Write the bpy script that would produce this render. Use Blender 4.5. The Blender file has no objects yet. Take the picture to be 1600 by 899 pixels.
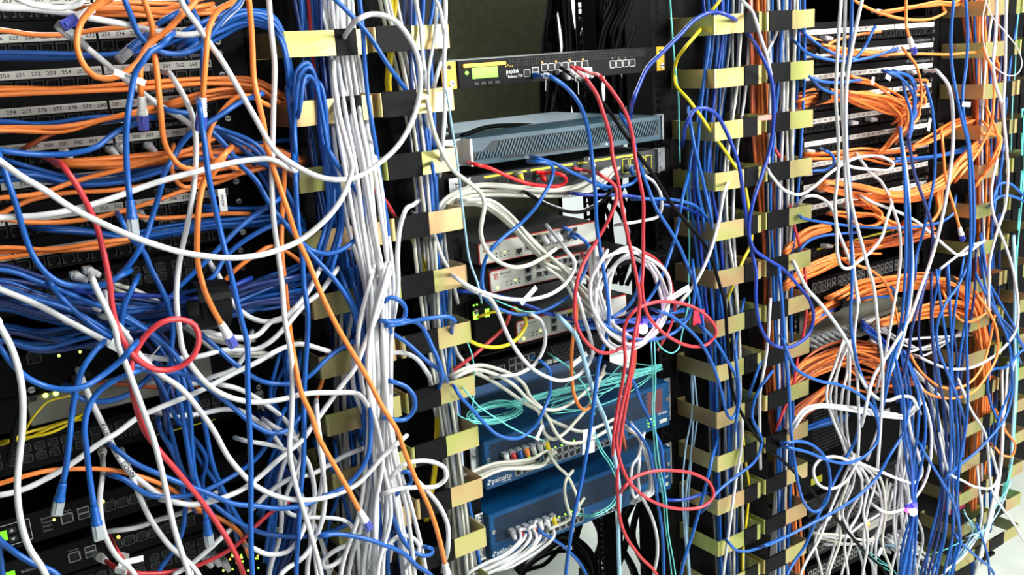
import bpy, bmesh, math, random
from mathutils import Vector, Matrix
random.seed(7)
S = bpy.context.scene
C = S.collection
# ---------------------------------------------------------------- camera
F_PX, CX, CY = 1509.0, 800.0, 449.5
ROWS = (Vector((0.81978763, -0.56950454, -0.06010674)), Vector((-0.18737491, -0.16756828, -0.96789024)), Vector((0.5411459, 0.80472694, -0.24408127)))
ZS = 1.62                                     # height of the top rack unit above the floor
CAM = Vector((-0.80498127, -1.36712238, 0.02102215 + ZS))
cd = bpy.data.cameras.new('camera'); cam = bpy.data.objects.new('camera', cd); C.objects.link(cam)
r, dn, fw = ROWS
cam.matrix_world = Matrix(((r.x, -dn.x, -fw.x, CAM.x), (r.y, -dn.y, -fw.y, CAM.y), (r.z, -dn.z, -fw.z, CAM.z), (0, 0, 0, 1)))
cd.sensor_fit = 'HORIZONTAL'; cd.sensor_width = 36.0; cd.lens = 36.0 * F_PX / 1600.0; cd.clip_start = 0.02; cd.clip_end = 60
S.camera = cam
# ---------------------------------------------------------------- world, lights, exposure
w = bpy.data.worlds.new('world'); S.world = w; w.use_nodes = True
w.node_tree.nodes['Background'].inputs[0].default_value = (0.85, 0.93, 1.0, 1); w.node_tree.nodes['Background'].inputs[1].default_value = 0.05
def area(name, loc, target, sx, sy, power, col=(1, 1, 1)):
    l = bpy.data.lights.new(name, 'AREA'); l.shape = 'RECTANGLE'; l.size = sx; l.size_y = sy; l.energy = power; l.color = col
    o = bpy.data.objects.new(name, l); C.objects.link(o); o.location = loc
    o.rotation_euler = (Vector(target) - Vector(loc)).to_track_quat('-Z', 'Y').to_euler(); return o
area('aisle_overhead_light', (1.55, -1.75, 2.72), (0.5, 0.0, 1.25), 1.7, 0.35, 92, (0.97, 1.0, 0.98))
area('aisle_overhead_light', (-0.2, -1.75, 2.72), (-0.6, 0.0, 1.20), 0.7, 0.35, 9, (0.97, 1.0, 0.98))
area('aisle_fill_light', (1.9, -2.95, 1.7), (0.2, 0.0, 1.15), 1.2, 1.2, 74, (1.0, 0.98, 0.95))  # unseen fill added for even light along the racks, no window known
area('aisle_overhead_light', (2.7, -1.2, 2.72), (2.0, 0.1, 0.0), 1.0, 0.35, 34, (0.97, 1.0, 0.98))  # unseen light added to brighten the pale floor at the right
area('rear_fill_light', (0.9, 1.5, 2.75), (0.9, 1.6, 0.0), 2.8, 0.4, 150, (0.95, 1.0, 1.0))  # unseen light added to brighten the back wall and olive panel
S.view_settings.view_transform = 'Standard'; S.view_settings.look = 'None'
S.view_settings.exposure = 0.40; S.view_settings.gamma = 1.0; S.view_settings.use_curve_mapping = False
# ---------------------------------------------------------------- helpers
def at(px, py, d=0.0):
    """point of the place seen at photo pixel (px, py), d metres in front of the rack fronts"""
    x, y = (px - CX) / F_PX, (py - CY) / F_PX
    ray = ROWS[0] * x + ROWS[1] * y + ROWS[2]
    return CAM + ray * ((-d - CAM.y) / ray.y)
def lin(c):
    return tuple((v / 12.92 if v <= 0.04045 else ((v + 0.055) / 1.055) ** 2.4) for v in (x / 255.0 for x in c))
MATS = {}
def mat(name, rgb, rough=0.5, metal=0.0, emit=0.0, noise=None, trans=0.0, coat=0.0, bump=None, spec=None):
    if name in MATS: return MATS[name]
    m = bpy.data.materials.new(name); m.use_nodes = True; nt = m.node_tree; b = nt.nodes['Principled BSDF']
    c = lin(rgb) + (1,)
    b.inputs['Base Color'].default_value = c; b.inputs['Roughness'].default_value = rough; b.inputs['Metallic'].default_value = metal
    if spec is not None: b.inputs['Specular IOR Level'].default_value = spec
    if trans: b.inputs['Transmission Weight'].default_value = trans
    if coat: b.inputs['Coat Weight'].default_value = coat
    if emit: b.inputs['Emission Color'].default_value = c; b.inputs['Emission Strength'].default_value = emit
    if noise:
        rgb2, scale, detail = noise
        tc = nt.nodes.new('ShaderNodeTexCoord'); n = nt.nodes.new('ShaderNodeTexNoise'); n.inputs['Scale'].default_value = scale; n.inputs['Detail'].default_value = detail
        mp = nt.nodes.new('ShaderNodeMapRange'); mp.inputs[1].default_value = 0.38; mp.inputs[2].default_value = 0.62
        mx = nt.nodes.new('ShaderNodeMix'); mx.data_type = 'RGBA'; mx.inputs[6].default_value = c; mx.inputs[7].default_value = lin(rgb2) + (1,)
        nt.links.new(tc.outputs['Object'], n.inputs['Vector']); nt.links.new(n.outputs[0], mp.inputs[0]); nt.links.new(mp.outputs[0], mx.inputs[0]); nt.links.new(mx.outputs[2], b.inputs['Base Color'])
    if bump:
        tc = nt.nodes.new('ShaderNodeTexCoord'); n = nt.nodes.new('ShaderNodeTexNoise'); n.inputs['Scale'].default_value = bump[0]
        bp = nt.nodes.new('ShaderNodeBump'); bp.inputs['Strength'].default_value = bump[1]; bp.inputs['Distance'].default_value = 0.002
        nt.links.new(tc.outputs['Object'], n.inputs['Vector']); nt.links.new(n.outputs[0], bp.inputs['Height']); nt.links.new(bp.outputs[0], b.inputs['Normal'])
    MATS[name] = m; return m
def spatial_mat(name, rgb, rgb2, scale, rough, metal):          # plated steel: slow yellow to pink to green drift
    m = mat(name, rgb, rough, metal); nt = m.node_tree; b = nt.nodes['Principled BSDF']
    g = nt.nodes.new('ShaderNodeNewGeometry'); n = nt.nodes.new('ShaderNodeTexNoise'); n.inputs['Scale'].default_value = scale; n.inputs['Detail'].default_value = 1.5
    cr = nt.nodes.new('ShaderNodeValToRGB'); el = cr.color_ramp.elements
    el[0].position = 0.36; el[0].color = lin(rgb2[0]) + (1,); el[1].position = 0.64; el[1].color = lin(rgb2[1]) + (1,)
    e = el.new(0.5); e.color = lin(rgb) + (1,)
    nt.links.new(g.outputs['Position'], n.inputs['Vector']); nt.links.new(n.outputs[0], cr.inputs[0]); nt.links.new(cr.outputs[0], b.inputs['Base Color']); return m
BLK = mat('black_paint', (6, 6, 7), 0.5, spec=0.12); BLK2 = mat('black_plastic', (4, 4, 5), 0.5, spec=0.1); HOLE = mat('port_dark', (3, 3, 4), 0.7)
CHAR = mat('charcoal_paint', (24, 27, 28), 0.5, bump=(900, 0.1)); TAPE = mat('black_tape', (6, 6, 7), 0.5, spec=0.12)
STEEL = spatial_mat('plated_steel', (190, 177, 120), ((192, 156, 114), (174, 178, 102)), 9, 0.36, 0.72)
CHROME = mat('bright_zinc', (190, 195, 198), 0.3, 0.85); SCREW = mat('screw_metal', (200, 200, 195), 0.25, 0.9)
STRIP = mat('label_strip', (214, 213, 206), 0.5); INK = mat('ink', (22, 22, 24), 0.6); WINK = mat('white_print', (205, 208, 205), 0.6); GINK = mat('grey_print', (120, 124, 124), 0.6)
GREYP = mat('port_frame', (150, 152, 150), 0.4, 0.3); DGREYP = mat('dark_port_frame', (62, 64, 66), 0.45)
YEL = mat('yellow_enamel', (255, 190, 0), 0.4); TEAL = mat('slate_blue_paint', (54, 84, 98), 0.4); TEAL2 = mat('slate_blue_deep', (18, 34, 42), 0.5)
CATG = mat('switch_charcoal', (34, 40, 41), 0.5); YLINE = mat('yellow_print', (215, 212, 50), 0.5)
IVORY = mat('ivory_panel', (190, 192, 182), 0.45); GREYTOP = mat('grey_lid', (62, 64, 61), 0.5); REDL = mat('red_outline', (176, 42, 40), 0.5)
PAB = mat('deep_blue_paint', (2, 66, 112), 0.45, spec=0.3); PAD = mat('mesh_dark', (5, 16, 26), 0.6); RUST = mat('rust_mesh', (120, 58, 36), 0.6)
BEIGE = mat('beige_panel', (128, 127, 114), 0.5)
GLED = mat('green_led', (110, 255, 40), 0.4, emit=5.0); YLED = mat('yellow_green_led', (225, 255, 80), 0.4, emit=6.0); ALED = mat('amber_led', (255, 165, 50), 0.4, emit=5.0)
LCD = mat('green_lcd', (120, 222, 40), 0.35, emit=0.55); PLED = mat('violet_led', (255, 190, 255), 0.4, emit=14.0); PINK = mat('pink_plastic', (255, 90, 150), 0.5)  # PINK is plain coloured plastic without emission
CABLE = {'w': ('white_jacket', (206, 206, 208)), 'i': ('ivory_jacket', (200, 199, 186)), 'b': ('blue_jacket', (8, 82, 164)), 'B': ('royal_blue_jacket', (8, 50, 150)),
         'n': ('navy_jacket', (20, 44, 104)), 'o': ('orange_jacket', (238, 130, 56)), 'O': ('burnt_orange_jacket', (160, 72, 30)), 'r': ('red_jacket', (192, 48, 56)), 'R': ('crimson_jacket', (230, 14, 20)),
         'y': ('yellow_jacket', (226, 200, 24)), 'a': ('aqua_jacket', (104, 206, 200)), 'c': ('pale_blue_jacket', (150, 188, 214)), 'k': ('black_jacket', (6, 6, 7)), 'g': ('grey_jacket', (112, 116, 116))}
CNAME = {'w': 'white', 'i': 'ivory', 'b': 'blue', 'B': 'royal blue', 'n': 'navy', 'o': 'orange', 'O': 'burnt orange', 'r': 'red', 'R': 'bright red', 'y': 'yellow', 'a': 'aqua', 'c': 'pale blue', 'k': 'black', 'g': 'grey'}
def cmat(k): return mat(CABLE[k][0], CABLE[k][1], 0.38 if k != 'k' else 0.55, bump=(260, 0.12) if k not in 'ak' else None, spec=0.1 if k == 'k' else None)
CLEAR = mat('clear_plug', (196, 204, 210), 0.2, trans=0.45); VIOL = mat('violet_plug', (70, 84, 190), 0.22, trans=0.25); BOOTW = mat('white_boot', (228, 228, 226), 0.4); GOLD = mat('gold_contact', (210, 170, 70), 0.3, 0.9)
PAPER = mat('paper_flag', (232, 233, 230), 0.6)

def box(bm, x0, x1, y0, y1, z0, z1, bev=0.0):
    v = [bm.verts.new((x, y, z)) for x in (x0, x1) for y in (y0, y1) for z in (z0, z1)]
    fs = [(0, 1, 3, 2), (4, 6, 7, 5), (0, 4, 5, 1), (2, 3, 7, 6), (0, 2, 6, 4), (1, 5, 7, 3)]
    f = [bm.faces.new([v[i] for i in q]) for q in fs]
    if bev:
        bmesh.ops.bevel(bm, geom=list({e for q in f for e in q.edges}), offset=bev, segments=2, affect='EDGES')
def prism(bm, pts, y0, y1):
    """outline pts in (x, z), extruded from y0 (front) to y1"""
    a = [bm.verts.new((x, y0, z)) for x, z in pts]; b = [bm.verts.new((x, y1, z)) for x, z in pts]; n = len(pts)
    bm.faces.new(a); bm.faces.new(b[::-1])
    for i in range(n): bm.faces.new((a[i], b[i], b[(i + 1) % n], a[(i + 1) % n]))
def disc(bm, x, z, rad, y0, y1, n=12):
    prism(bm, [(x + rad * math.cos(6.2832 * k / n), z + rad * math.sin(6.2832 * k / n)) for k in range(n)], y0, y1)
def link(name, bm, m, parent=None, smooth=False, mesh=None):
    if mesh is None:
        mesh = bpy.data.meshes.new(name); bmesh.ops.recalc_face_normals(bm, faces=bm.faces[:]); bm.to_mesh(mesh); bm.free()
        mesh.materials.append(m)
        if smooth: mesh.polygons.foreach_set('use_smooth', [True] * len(mesh.polygons))
    o = bpy.data.objects.new(name, mesh); C.objects.link(o)
    if parent is not None:
        o.parent = parent
        L = Vector(parent.get('_o', (0, 0, 0))); o.matrix_parent_inverse = Matrix.Translation(-L)
    return o
def part(name, m, parent, fn, label=None, smooth=False):
    bm = bmesh.new(); fn(bm); o = link(name, bm, m, parent, smooth)
    o['_o'] = parent.get('_o', (0, 0, 0)) if False else (0.0, 0.0, 0.0)
    if label: o['label'] = label
    return o
def tag(o, label, cat, group=None):
    o['label'] = label; o['category'] = cat
    if group: o['group'] = group
    return o
def thing(name, label, cat, loc, group=None):
    o = bpy.data.objects.new(name, None); C.objects.link(o); o.location = loc; o.empty_display_size = 0.02; o['_o'] = tuple(loc)
    return tag(o, label, cat, group)
def struct(name, m, fn):
    bm = bmesh.new(); fn(bm); o = link(name, bm, m); o['kind'] = 'structure'; return o
def text(name, body, x, z, y, size, m, parent, align='CENTER', sx=1.0):
    bm = bmesh.new(); add_text(bm, body, x, z, y, size, align, sx)
    o = link(name, bm, m, parent)
    return o
TCACHE = {}
def add_text(bm, body, x, z, y, size, align='CENTER', sx=1.0):
    key = (body, align)
    if key not in TCACHE:
        cu = bpy.data.curves.new('t', 'FONT'); cu.body = body; cu.size = 1.0; cu.align_x = align; cu.align_y = 'CENTER'; cu.offset = 0.012; cu.resolution_u = 2
        o = bpy.data.objects.new('t', cu); me = bpy.data.meshes.new_from_object(o)
        TCACHE[key] = ([tuple(v.co) for v in me.vertices], [tuple(p.vertices) for p in me.polygons])
        bpy.data.objects.remove(o); bpy.data.curves.remove(cu); bpy.data.meshes.remove(me)
    vs, fs = TCACHE[key]
    bv = [bm.verts.new((x + v[0] * size * sx, y - 0.00015, z + v[1] * size)) for v in vs]
    for f in fs:
        try: bm.faces.new([bv[i] for i in f])
        except ValueError: pass

def Z(z): return z + ZS
# ---------------------------------------------------------------- the room
FLOOR = mat('vinyl_floor', (206, 211, 200), 0.45, noise=((194, 200, 190), 6, 4)); WALLM = mat('white_wall', (205, 207, 208), 0.7); CEILM = mat('ceiling_tile', (196, 198, 198), 0.8)
struct('floor', FLOOR, lambda b: box(b, -3.2, 4.6, -3.2, 2.4, -0.1, 0))
struct('ceiling', CEILM, lambda b: box(b, -3.2, 4.6, -3.2, 2.4, 2.8, 2.9))
struct('wall_back', WALLM, lambda b: box(b, -3.2, 4.6, 2.4, 2.5, 0, 2.8))
struct('wall_right', WALLM, lambda b: box(b, 4.6, 4.7, -3.2, 2.4, 0, 2.8))
struct('wall_left', mat('low_bounce_wall', (70, 72, 74), 0.7), lambda b: box(b, -3.3, -3.2, -3.2, 2.4, 0, 2.8))  # unseen wall, colour darkened to cut its bounce onto the ring sides
struct('wall_front', WALLM, lambda b: box(b, -3.2, 4.6, -3.3, -3.2, 0, 2.8))
# ---------------------------------------------------------------- racks
def rack(x0, label, back):
    """x0 = left edge of the 19 inch opening"""
    t = thing('equipment_rack', label, 'rack', (x0 + 0.241, 0.4, 0))
    x1 = x0 + 0.4826
    for s, xa, xb in ((-1, x0 - 0.035, x0 + 0.020), (1, x1 - 0.020, x1 + 0.035)):
        for y0, y1, nm in ((0.004, 0.034, 'front_post'), (0.225, 0.255, 'rear_post')):
            hx = x0 + 0.008 if s < 0 else x1 - 0.008
            def post(b, xa=xa, xb=xb, y0=y0, y1=y1, hx=hx):
                # flange cut by real square holes: two stiles and the bridges between holes
                box(b, xa, hx - 0.0048, y0, y0 + 0.003, 0.04, 2.05); box(b, hx + 0.0048, xb, y0, y0 + 0.003, 0.04, 2.05)
                z = 0.06
                zz = 0.04
                k = 0
                while z < 2.0:
                    box(b, hx - 0.0048, hx + 0.0048, y0, y0 + 0.003, zz, z); zz = z + 0.0095
                    z += (0.01588, 0.01588, 0.0127)[k % 3]; k += 1
                box(b, hx - 0.0048, hx + 0.0048, y0, y0 + 0.003, zz, 2.05)
                xe = xa if s < 0 else xb - 0.003
                box(b, xe, xe + 0.003, y0, y1, 0.04, 2.05)
            part(nm, BLK, t, post)
    part('base', BLK, t, lambda b: (box(b, x0 - 0.035, x1 + 0.035, 0.0, 0.06, 0.0, 0.04), box(b, x0 - 0.035, x1 + 0.035, 0.2, 0.26, 0.0, 0.04), box(b, x0 - 0.035, x0 + 0.02, 0.0, 0.8, 0, 0.039), box(b, x1 - 0.02, x1 + 0.035, 0.0, 0.8, 0, 0.039)))
    part('top_rail', BLK, t, lambda b: (box(b, x0 - 0.035, x1 + 0.035, 0.0, 0.06, 2.05, 2.10), box(b, x0 - 0.035, x1 + 0.035, 0.2, 0.26, 2.05, 2.10)))
    if back == 2:
        part('back_light_block', BLK2, t, lambda b: box(b, x0 - 0.02, x1 + 0.03, 0.52, 0.525, 0.04, 2.1)); part('side_light_block', BLK2, t, lambda b: box(b, x1 + 0.036, x1 + 0.044, 0.05, 0.81, 0.0, 2.1))  # black sheets added so the gaps between devices stay dark
    elif back:
        part('back_light_block', BLK2, t, lambda b: box(b, x0 - 0.03, x1 + 0.03, 0.80, 0.81, 0.04, 2.1))  # back and sides added to keep the rack inside dark
        part('side_light_block', BLK2, t, lambda b: box(b, x0 - 0.044, x0 - 0.036, 0.05, 0.81, 0.0, 2.1)); part('side_light_block', BLK2, t, lambda b: box(b, x1 + 0.036, x1 + 0.044, 0.05, 0.81, 0.0, 2.1))
    return t
XL, XC, XR, XF = -0.826, 0.0, 0.872, 1.74
rack(XL, 'tall black rack full of numbered patch panels, left of the gold rings', True)
rack(XC, 'tall open black rack in the middle holding two blue firewalls', False)
rack(XR, 'tall black rack of patch panels between the two right ring columns', 2)
# ---------------------------------------------------------------- gold ring organisers
D = 0.11
def organiser(label, x0, x1, ztop, pitch, n, tapes, rail=(0, 0)):
    """closed rectangular rings of plated strip, n of them, on a black back rail"""
    t = thing('cable_organizer', label, 'cable organizer', ((x0 + x1) / 2, 0.0, Z(ztop - n * pitch)))
    part('back_rail', BLK, t, lambda b: [box(b, x0 - 0.004 - rail[0], x1 + 0.003 + rail[1], 0.003, 0.006, 0.05, 2.05)])
    th, h = 0.0018, 0.034
    for k in range(n):
        zc = Z(ztop - k * pitch) + random.uniform(-0.0012, 0.0012)
        tilt = random.uniform(-0.0015, 0.0015)
        def ring(b, zc=zc):
            R_, nseg = 0.004, 4
            def loop(o_):
                pts = []
                for cx_, cy_, a0 in ((x0 + R_, -D + R_, 180), (x1 - R_, -D + R_, 270)):
                    for i in range(nseg + 1):
                        a = math.radians(a0 + 90 * i / nseg); pts.append((cx_ + (R_ - o_) * math.cos(a), cy_ + (R_ - o_) * math.sin(a)))
                return [(x0 + o_, 0.002)] + pts + [(x1 - o_, 0.002)]
            A_, B_ = loop(0.0), loop(th)
            va = [[b.verts.new((x, y, zc + dz + tilt * (1 if x > (x0 + x1) / 2 else -1))) for dz in (-h / 2, h / 2)] for x, y in A_]; vb = [[b.verts.new((x, y, zc + dz + tilt * (1 if x > (x0 + x1) / 2 else -1))) for dz in (-h / 2, h / 2)] for x, y in B_]
            for i in range(len(A_) - 1):
                b.faces.new((va[i][0], va[i + 1][0], va[i + 1][1], va[i][1])); b.faces.new((vb[i][0], vb[i][1], vb[i + 1][1], vb[i + 1][0]))
                b.faces.new((va[i][1], va[i + 1][1], vb[i + 1][1], vb[i][1])); b.faces.new((va[i][0], vb[i][0], vb[i + 1][0], va[i + 1][0]))
            # mounting foot
            box(b, x0 + 0.0, x0 + 0.022, 0.0005, 0.002, zc - h / 2, zc + h / 2)
        rg = part('cable_ring', STEEL, t, ring)
        for f0, f1 in tapes:
            j = random.uniform(-0.02, 0.02)
            xa, xb = x0 + (x1 - x0) * (f0 + j), x0 + (x1 - x0) * (f1 + j)
            tp = part('tape_wrap', TAPE, rg, lambda b, zc=zc, xa=xa, xb=xb: box(b, xa, xb, -D - 0.0014, -D + 0.0034, zc - h / 2 - 0.0012, zc + h / 2 + 0.0012, 0.0008), label='black tape wrapped round the gold strip')
            tp.matrix_parent_inverse = Matrix.Identity(4)
        sc = part('mounting_bolt', SCREW, rg, lambda b, zc=zc: disc(b, x0 + 0.011, zc, 0.004, -0.002, 0.001)); sc.matrix_parent_inverse = Matrix.Identity(4)
    return t
organiser('gold ring column on the right edge of the left patch rack', -0.301, -0.176, 0.038, 0.0905, 12, [(0.60, 0.86)], (0.005, 0))
organiser('gold ring column on the left edge of the middle rack', -0.168, -0.041, 0.038, 0.0905, 12, [(0.05, 0.50)])
organiser('gold ring column beside the right post of the middle rack', 0.507, 0.636, 0.033, 0.0944, 15, [(0.60, 0.90)])
organiser('gold ring column on the left edge of the right patch rack', 0.646, 0.786, 0.033, 0.0944, 15, [(0.04, 0.50)])
organiser('gold ring column right of the right patch rack', 1.392, 1.530, 0.036, 0.0944, 16, [(0.62, 0.86)])
organiser('half seen gold ring column at the far right edge of the photo', 1.540, 1.700, 0.036, 0.0944, 16, [(0.04, 0.50)])
# ---------------------------------------------------------------- small device pieces
def port(parent, x, z, y, s=1.0, frame=GREYP, flip=False, name='network_port'):
    """RJ45 socket: frame with a T shaped dark opening"""
    k = -1 if flip else 1; wv, hv = 0.0138 * s / 2, 0.0125 * s / 2
    fr = part(name, frame, parent, lambda b: (box(b, x - wv, x - wv * 0.8, y - 0.0012, y, z - hv, z + hv), box(b, x + wv * 0.8, x + wv, y - 0.0012, y, z - hv, z + hv), box(b, x - wv, x + wv, y - 0.0012, y, z - hv, z - hv * 0.82), box(b, x - wv, x + wv, y - 0.0012, y, z + hv * 0.82, z + hv)))
    oc = []
    for px_, pz in ((-0.8, 0.82), (0.8, 0.82), (0.8, -0.3), (0.45, -0.3), (0.45, -0.6), (0.22, -0.6), (0.22, -0.8), (-0.22, -0.8), (-0.22, -0.6), (-0.45, -0.6), (-0.45, -0.3), (-0.8, -0.3)):
        oc.append((x + px_ * wv, z + k * pz * hv))
    o = part('opening', HOLE, fr, lambda b: prism(b, oc, y - 0.0006, y + 0.008)); o.matrix_parent_inverse = Matrix.Identity(4)
    return fr
def led(parent, x, z, y, m=GLED, r_=0.0016, name='status_light'):
    return part(name, m, parent, lambda b: disc(b, x, z, r_, y - 0.0012, y, 8))
def screw(parent, x, z, y, r_=0.0042, name='screw'):
    def f(b):
        disc(b, x, z, r_, y - 0.002, y, 12)
    s = part(name, SCREW, parent, f)
    c = part('slot', HOLE, s, lambda b: box(b, x - r_ * 0.8, x + r_ * 0.8, y - 0.0024, y - 0.0019, z - r_ * 0.16, z + r_ * 0.16)); c.matrix_parent_inverse = Matrix.Identity(4)
    return s
# ---------------------------------------------------------------- patch panels
def patch_panel(x0, zc, first, sx0, pitch, order, group, lab):
    """x0 rack left edge, zc = label strip centre (Z), 24 jacks in three banks of eight"""
    t = thing('patch_panel', lab, 'patch panel', (x0 + 0.241, 0.0, Z(zc - 0.025)), group)
    zt, zb = Z(zc) + 0.0195, Z(zc) - 0.0238
    x1 = x0 + 0.4826
    part('faceplate', BLK, t, lambda b: (box(b, x0, x1, -0.004, 0.0, zb, zt, 0.0008), box(b, x0 + 0.03, x1 - 0.03, 0.0, 0.05, zb + 0.002, zt - 0.002)))
    for g in range(3):
        xa = sx0 + g * (8 * pitch + 0.0012); xb = xa + 8 * pitch - 0.0022
        sgn = part('label_strip', STRIP, t, lambda b: box(b, xa, xb, -0.0052, -0.004, Z(zc) - 0.0052, Z(zc) + 0.0052))
        lt_ = part('lettering', INK, sgn, lambda b: [add_text(b, str(first + g * 8 + i), xa + (i + 0.5) * pitch, Z(zc), -0.0052, 0.0066, sx=1.15) for i in range(8)]); lt_.matrix_parent_inverse = Matrix.Identity(4)
        def bank(b):
            zz = Z(zc) - 0.0140
            for i in range(8):
                cx_ = xa + (i + 0.5) * pitch
                box(b, cx_ - 0.0075, cx_ - 0.006, -0.0062, -0.004, zz - 0.0065, zz + 0.0065); box(b, cx_ + 0.006, cx_ + 0.0075, -0.0062, -0.004, zz - 0.0065, zz + 0.0065)
                box(b, cx_ - 0.006, cx_ + 0.006, -0.0062, -0.004, zz + 0.005, zz + 0.0065); box(b, cx_ - 0.006, cx_ - 0.003, -0.0062, -0.004, zz - 0.0065, zz - 0.004); box(b, cx_ + 0.003, cx_ + 0.006, -0.0062, -0.004, zz - 0.0065, zz - 0.004)
        part('jack_bank', CHAR, t, bank)
    text('lettering', 'ITT  Structured Cabling System', sx0 + 24 * pitch - 0.055, Z(zc) + 0.0125, -0.0043, 0.0085, GINK, t, sx=0.85)
    for sx_ in (x0 + 0.009, x1 - 0.009):
        for dz in (0.0125, -0.0165): screw(t, sx_, Z(zc) + dz, -0.004)
    return t
ORD = ['topmost', 'second', 'third', 'fourth', 'fifth', 'sixth', 'seventh', 'eighth', 'ninth', 'tenth']
for k in range(-1, 7):
    f0 = 217 + 24 * k
    patch_panel(XL, 0.065 - 0.0446 * k, f0, -0.7955, 0.0179, k, 'patch panels of the left rack', 'black patch panel in the left rack with a white strip numbered %d to %d' % (f0, f0 + 23))
for k in range(0, 9):
    f0 = 49 + 24 * k
    patch_panel(XR, 0.007 - 0.0467 * k, f0, 0.8885, 0.0191, k, 'patch panels of the right rack', 'black patch panel in the right rack with a white strip numbered %d to %d' % (f0, f0 + 23))
# ---------------------------------------------------------------- middle rack devices
def vent_row(b, x0, x1, z, y, n, wv, hv):
    for i in range(n):
        cx_ = x0 + (x1 - x0) * (i + 0.5) / n; box(b, cx_ - wv / 2, cx_ + wv / 2, y - 0.0005, y + 0.001, z - hv / 2, z + hv / 2)
def router_710(name, label, x0, ztop, full):
    t = thing(name, label, 'router', (x0 + 0.241, 0.0, Z(ztop - 0.0445))); z1, z0 = Z(ztop), Z(ztop - 0.0435); x1 = x0 + 0.4826; zc = (z0 + z1) / 2
    part('chassis', BLK, t, lambda b: (box(b, x0 + 0.028, x1 - 0.022, -0.012, 0.0, z0, z1, 0.001), box(b, x0 + 0.028, x1 - 0.028, 0.0, 0.18, z0, z1)))
    for xa, xb in ((x0, x0 + 0.027), (x1 - 0.0215, x1)):
        part('mounting_ear', YEL, t, lambda b: box(b, xa, xb, -0.009, -0.005, z0, z1, 0.001), label='bright yellow mounting ear')
        screw(t, (xa + xb) / 2 + 0.003, z0 + 0.009, -0.009, 0.005); part('ear_hole', HOLE, t, lambda b: disc(b, (xa + xb) / 2, z1 - 0.009, 0.0035, -0.0094, -0.009))
    y = -0.012
    part('yellow_bar', YEL, t, lambda b: box(b, x0 + 0.037, x0 + 0.121, y - 0.003, y, z1 - 0.0115, z1 - 0.0055, 0.001))
    part('display', LCD, t, lambda b: box(b, x0 + 0.054, x0 + 0.104, y - 0.001, y, z0 + 0.0135, z1 - 0.0125))
    led(t, x0 + 0.044, zc + 0.002, y, GLED, 0.003)
    for i in range(4): part('button', CHAR, t, lambda b: box(b, x0 + 0.056 + i * 0.0135, x0 + 0.066 + i * 0.0135, y - 0.0015, y, z0 + 0.003, z0 + 0.0075, 0.0005))
    text('lettering', 'peplink', x0 + 0.134, zc - 0.001, y - 0.0003, 0.0105, WINK, t, sx=0.85); text('lettering', 'Balance 710', x0 + 0.139, zc - 0.0095, y - 0.0003, 0.0062, WINK, t)
    part('logo_dots', YEL, t, lambda b: [disc(b, x0 + 0.121 + 0.0045 * i, zc + 0.0075 + 0.002 * (i % 3 == 1), 0.0012, y - 0.0005, y, 8) for i in range(4)])
    port(t, x0 + 0.163, zc - 0.006, y); 
    part('usb_port', GREYP, t, lambda b: box(b, x0 + 0.174, x0 + 0.188, y - 0.001, y, zc - 0.0135, zc + 0.003)); part('usb_slot', HOLE, t, lambda b: (box(b, x0 + 0.1755, x0 + 0.1865, y - 0.0014, y, zc - 0.0045, zc + 0.0015), box(b, x0 + 0.1755, x0 + 0.1865, y - 0.0014, y, zc - 0.012, zc - 0.0062)))
    for i in range(7): port(t, x0 + 0.20 + 0.0148 * i, zc + 0.001, y); led(t, x0 + 0.196 + 0.0148 * i, zc + 0.0095, y, ALED if i % 2 == 0 else HOLE, 0.0013)
    for i in range(4): port(t, x0 + 0.352 + 0.0155 * i, zc - 0.003, y, 1.05); text('lettering', str(i + 1), x0 + 0.352 + 0.0155 * i, zc + 0.0075, y - 0.0003, 0.004, WINK, t)
    part('vent_grille', HOLE, t, lambda b: [vent_row(b, x0 + 0.128, x0 + 0.43, z1 - 0.004 - 0.0045 * j, y, 62, 0.003, 0.0028) for j in range(3)])
router_710('peplink_router'.replace('peplink', 'load_balancing'), 'black router with yellow ears, yellow bar and green display, top of the middle rack', XC, 0.0, True)
# slate blue perforated unit
t = thing('rack_router', 'slate blue device with slanted vents, under the yellow eared router', 'router', (0.241, 0, Z(-0.168)))
za, zb_ = Z(-0.124), Z(-0.1685)
part('chassis', TEAL, t, lambda b: (box(b, 0.035, 0.452, -0.028, 0.0, zb_, za, 0.0015), box(b, 0.035, 0.452, 0.0, 0.30, zb_, za)))
part('vent_field', TEAL2, t, lambda b: prism(b, [(0.036, zb_ + 0.009), (0.085, zb_ + 0.009), (0.093, zb_ + 0.005), (0.30, zb_ + 0.005), (0.305, zb_ + 0.010), (0.445, zb_ + 0.010), (0.445, za - 0.007), (0.075, za - 0.007), (0.055, za - 0.022), (0.036, za - 0.022)], -0.0285, -0.027))
def slats(b):
    for i in range(66):
        x = 0.040 + i * 0.0061
        lo = zb_ + 0.0102; hi = za - 0.008
        if x < 0.075: hi = za - 0.023
        dx = (hi - lo) * 0.5
        if x + dx > 0.444: continue
        prism(b, [(x, lo), (x + 0.0024, lo), (x + 0.0024 + dx, hi), (x + dx, hi)], -0.0305, -0.0283)
part('slats', TEAL, t, slats); text('lettering', 'CISCO', 0.050, za - 0.010, -0.0284, 0.0062, GINK, t)
for xa, xb in ((-0.002, 0.034), (0.4525, 0.4826)):
    part('mounting_ear', CHROME, t, lambda b: (box(b, xa, xb, -0.004, -0.001, zb_, za, 0.0008), box(b, *((0.030, 0.034) if xa < 0.1 else (0.4525, 0.4565)), -0.03, -0.001, zb_, za)), label='bright metal mounting ear')
    for dz in (0.008, 0.036): screw(t, (xa + xb) / 2 - (0.006 if xa < .1 else -0.004), zb_ + dz, -0.004, 0.0045)
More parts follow.
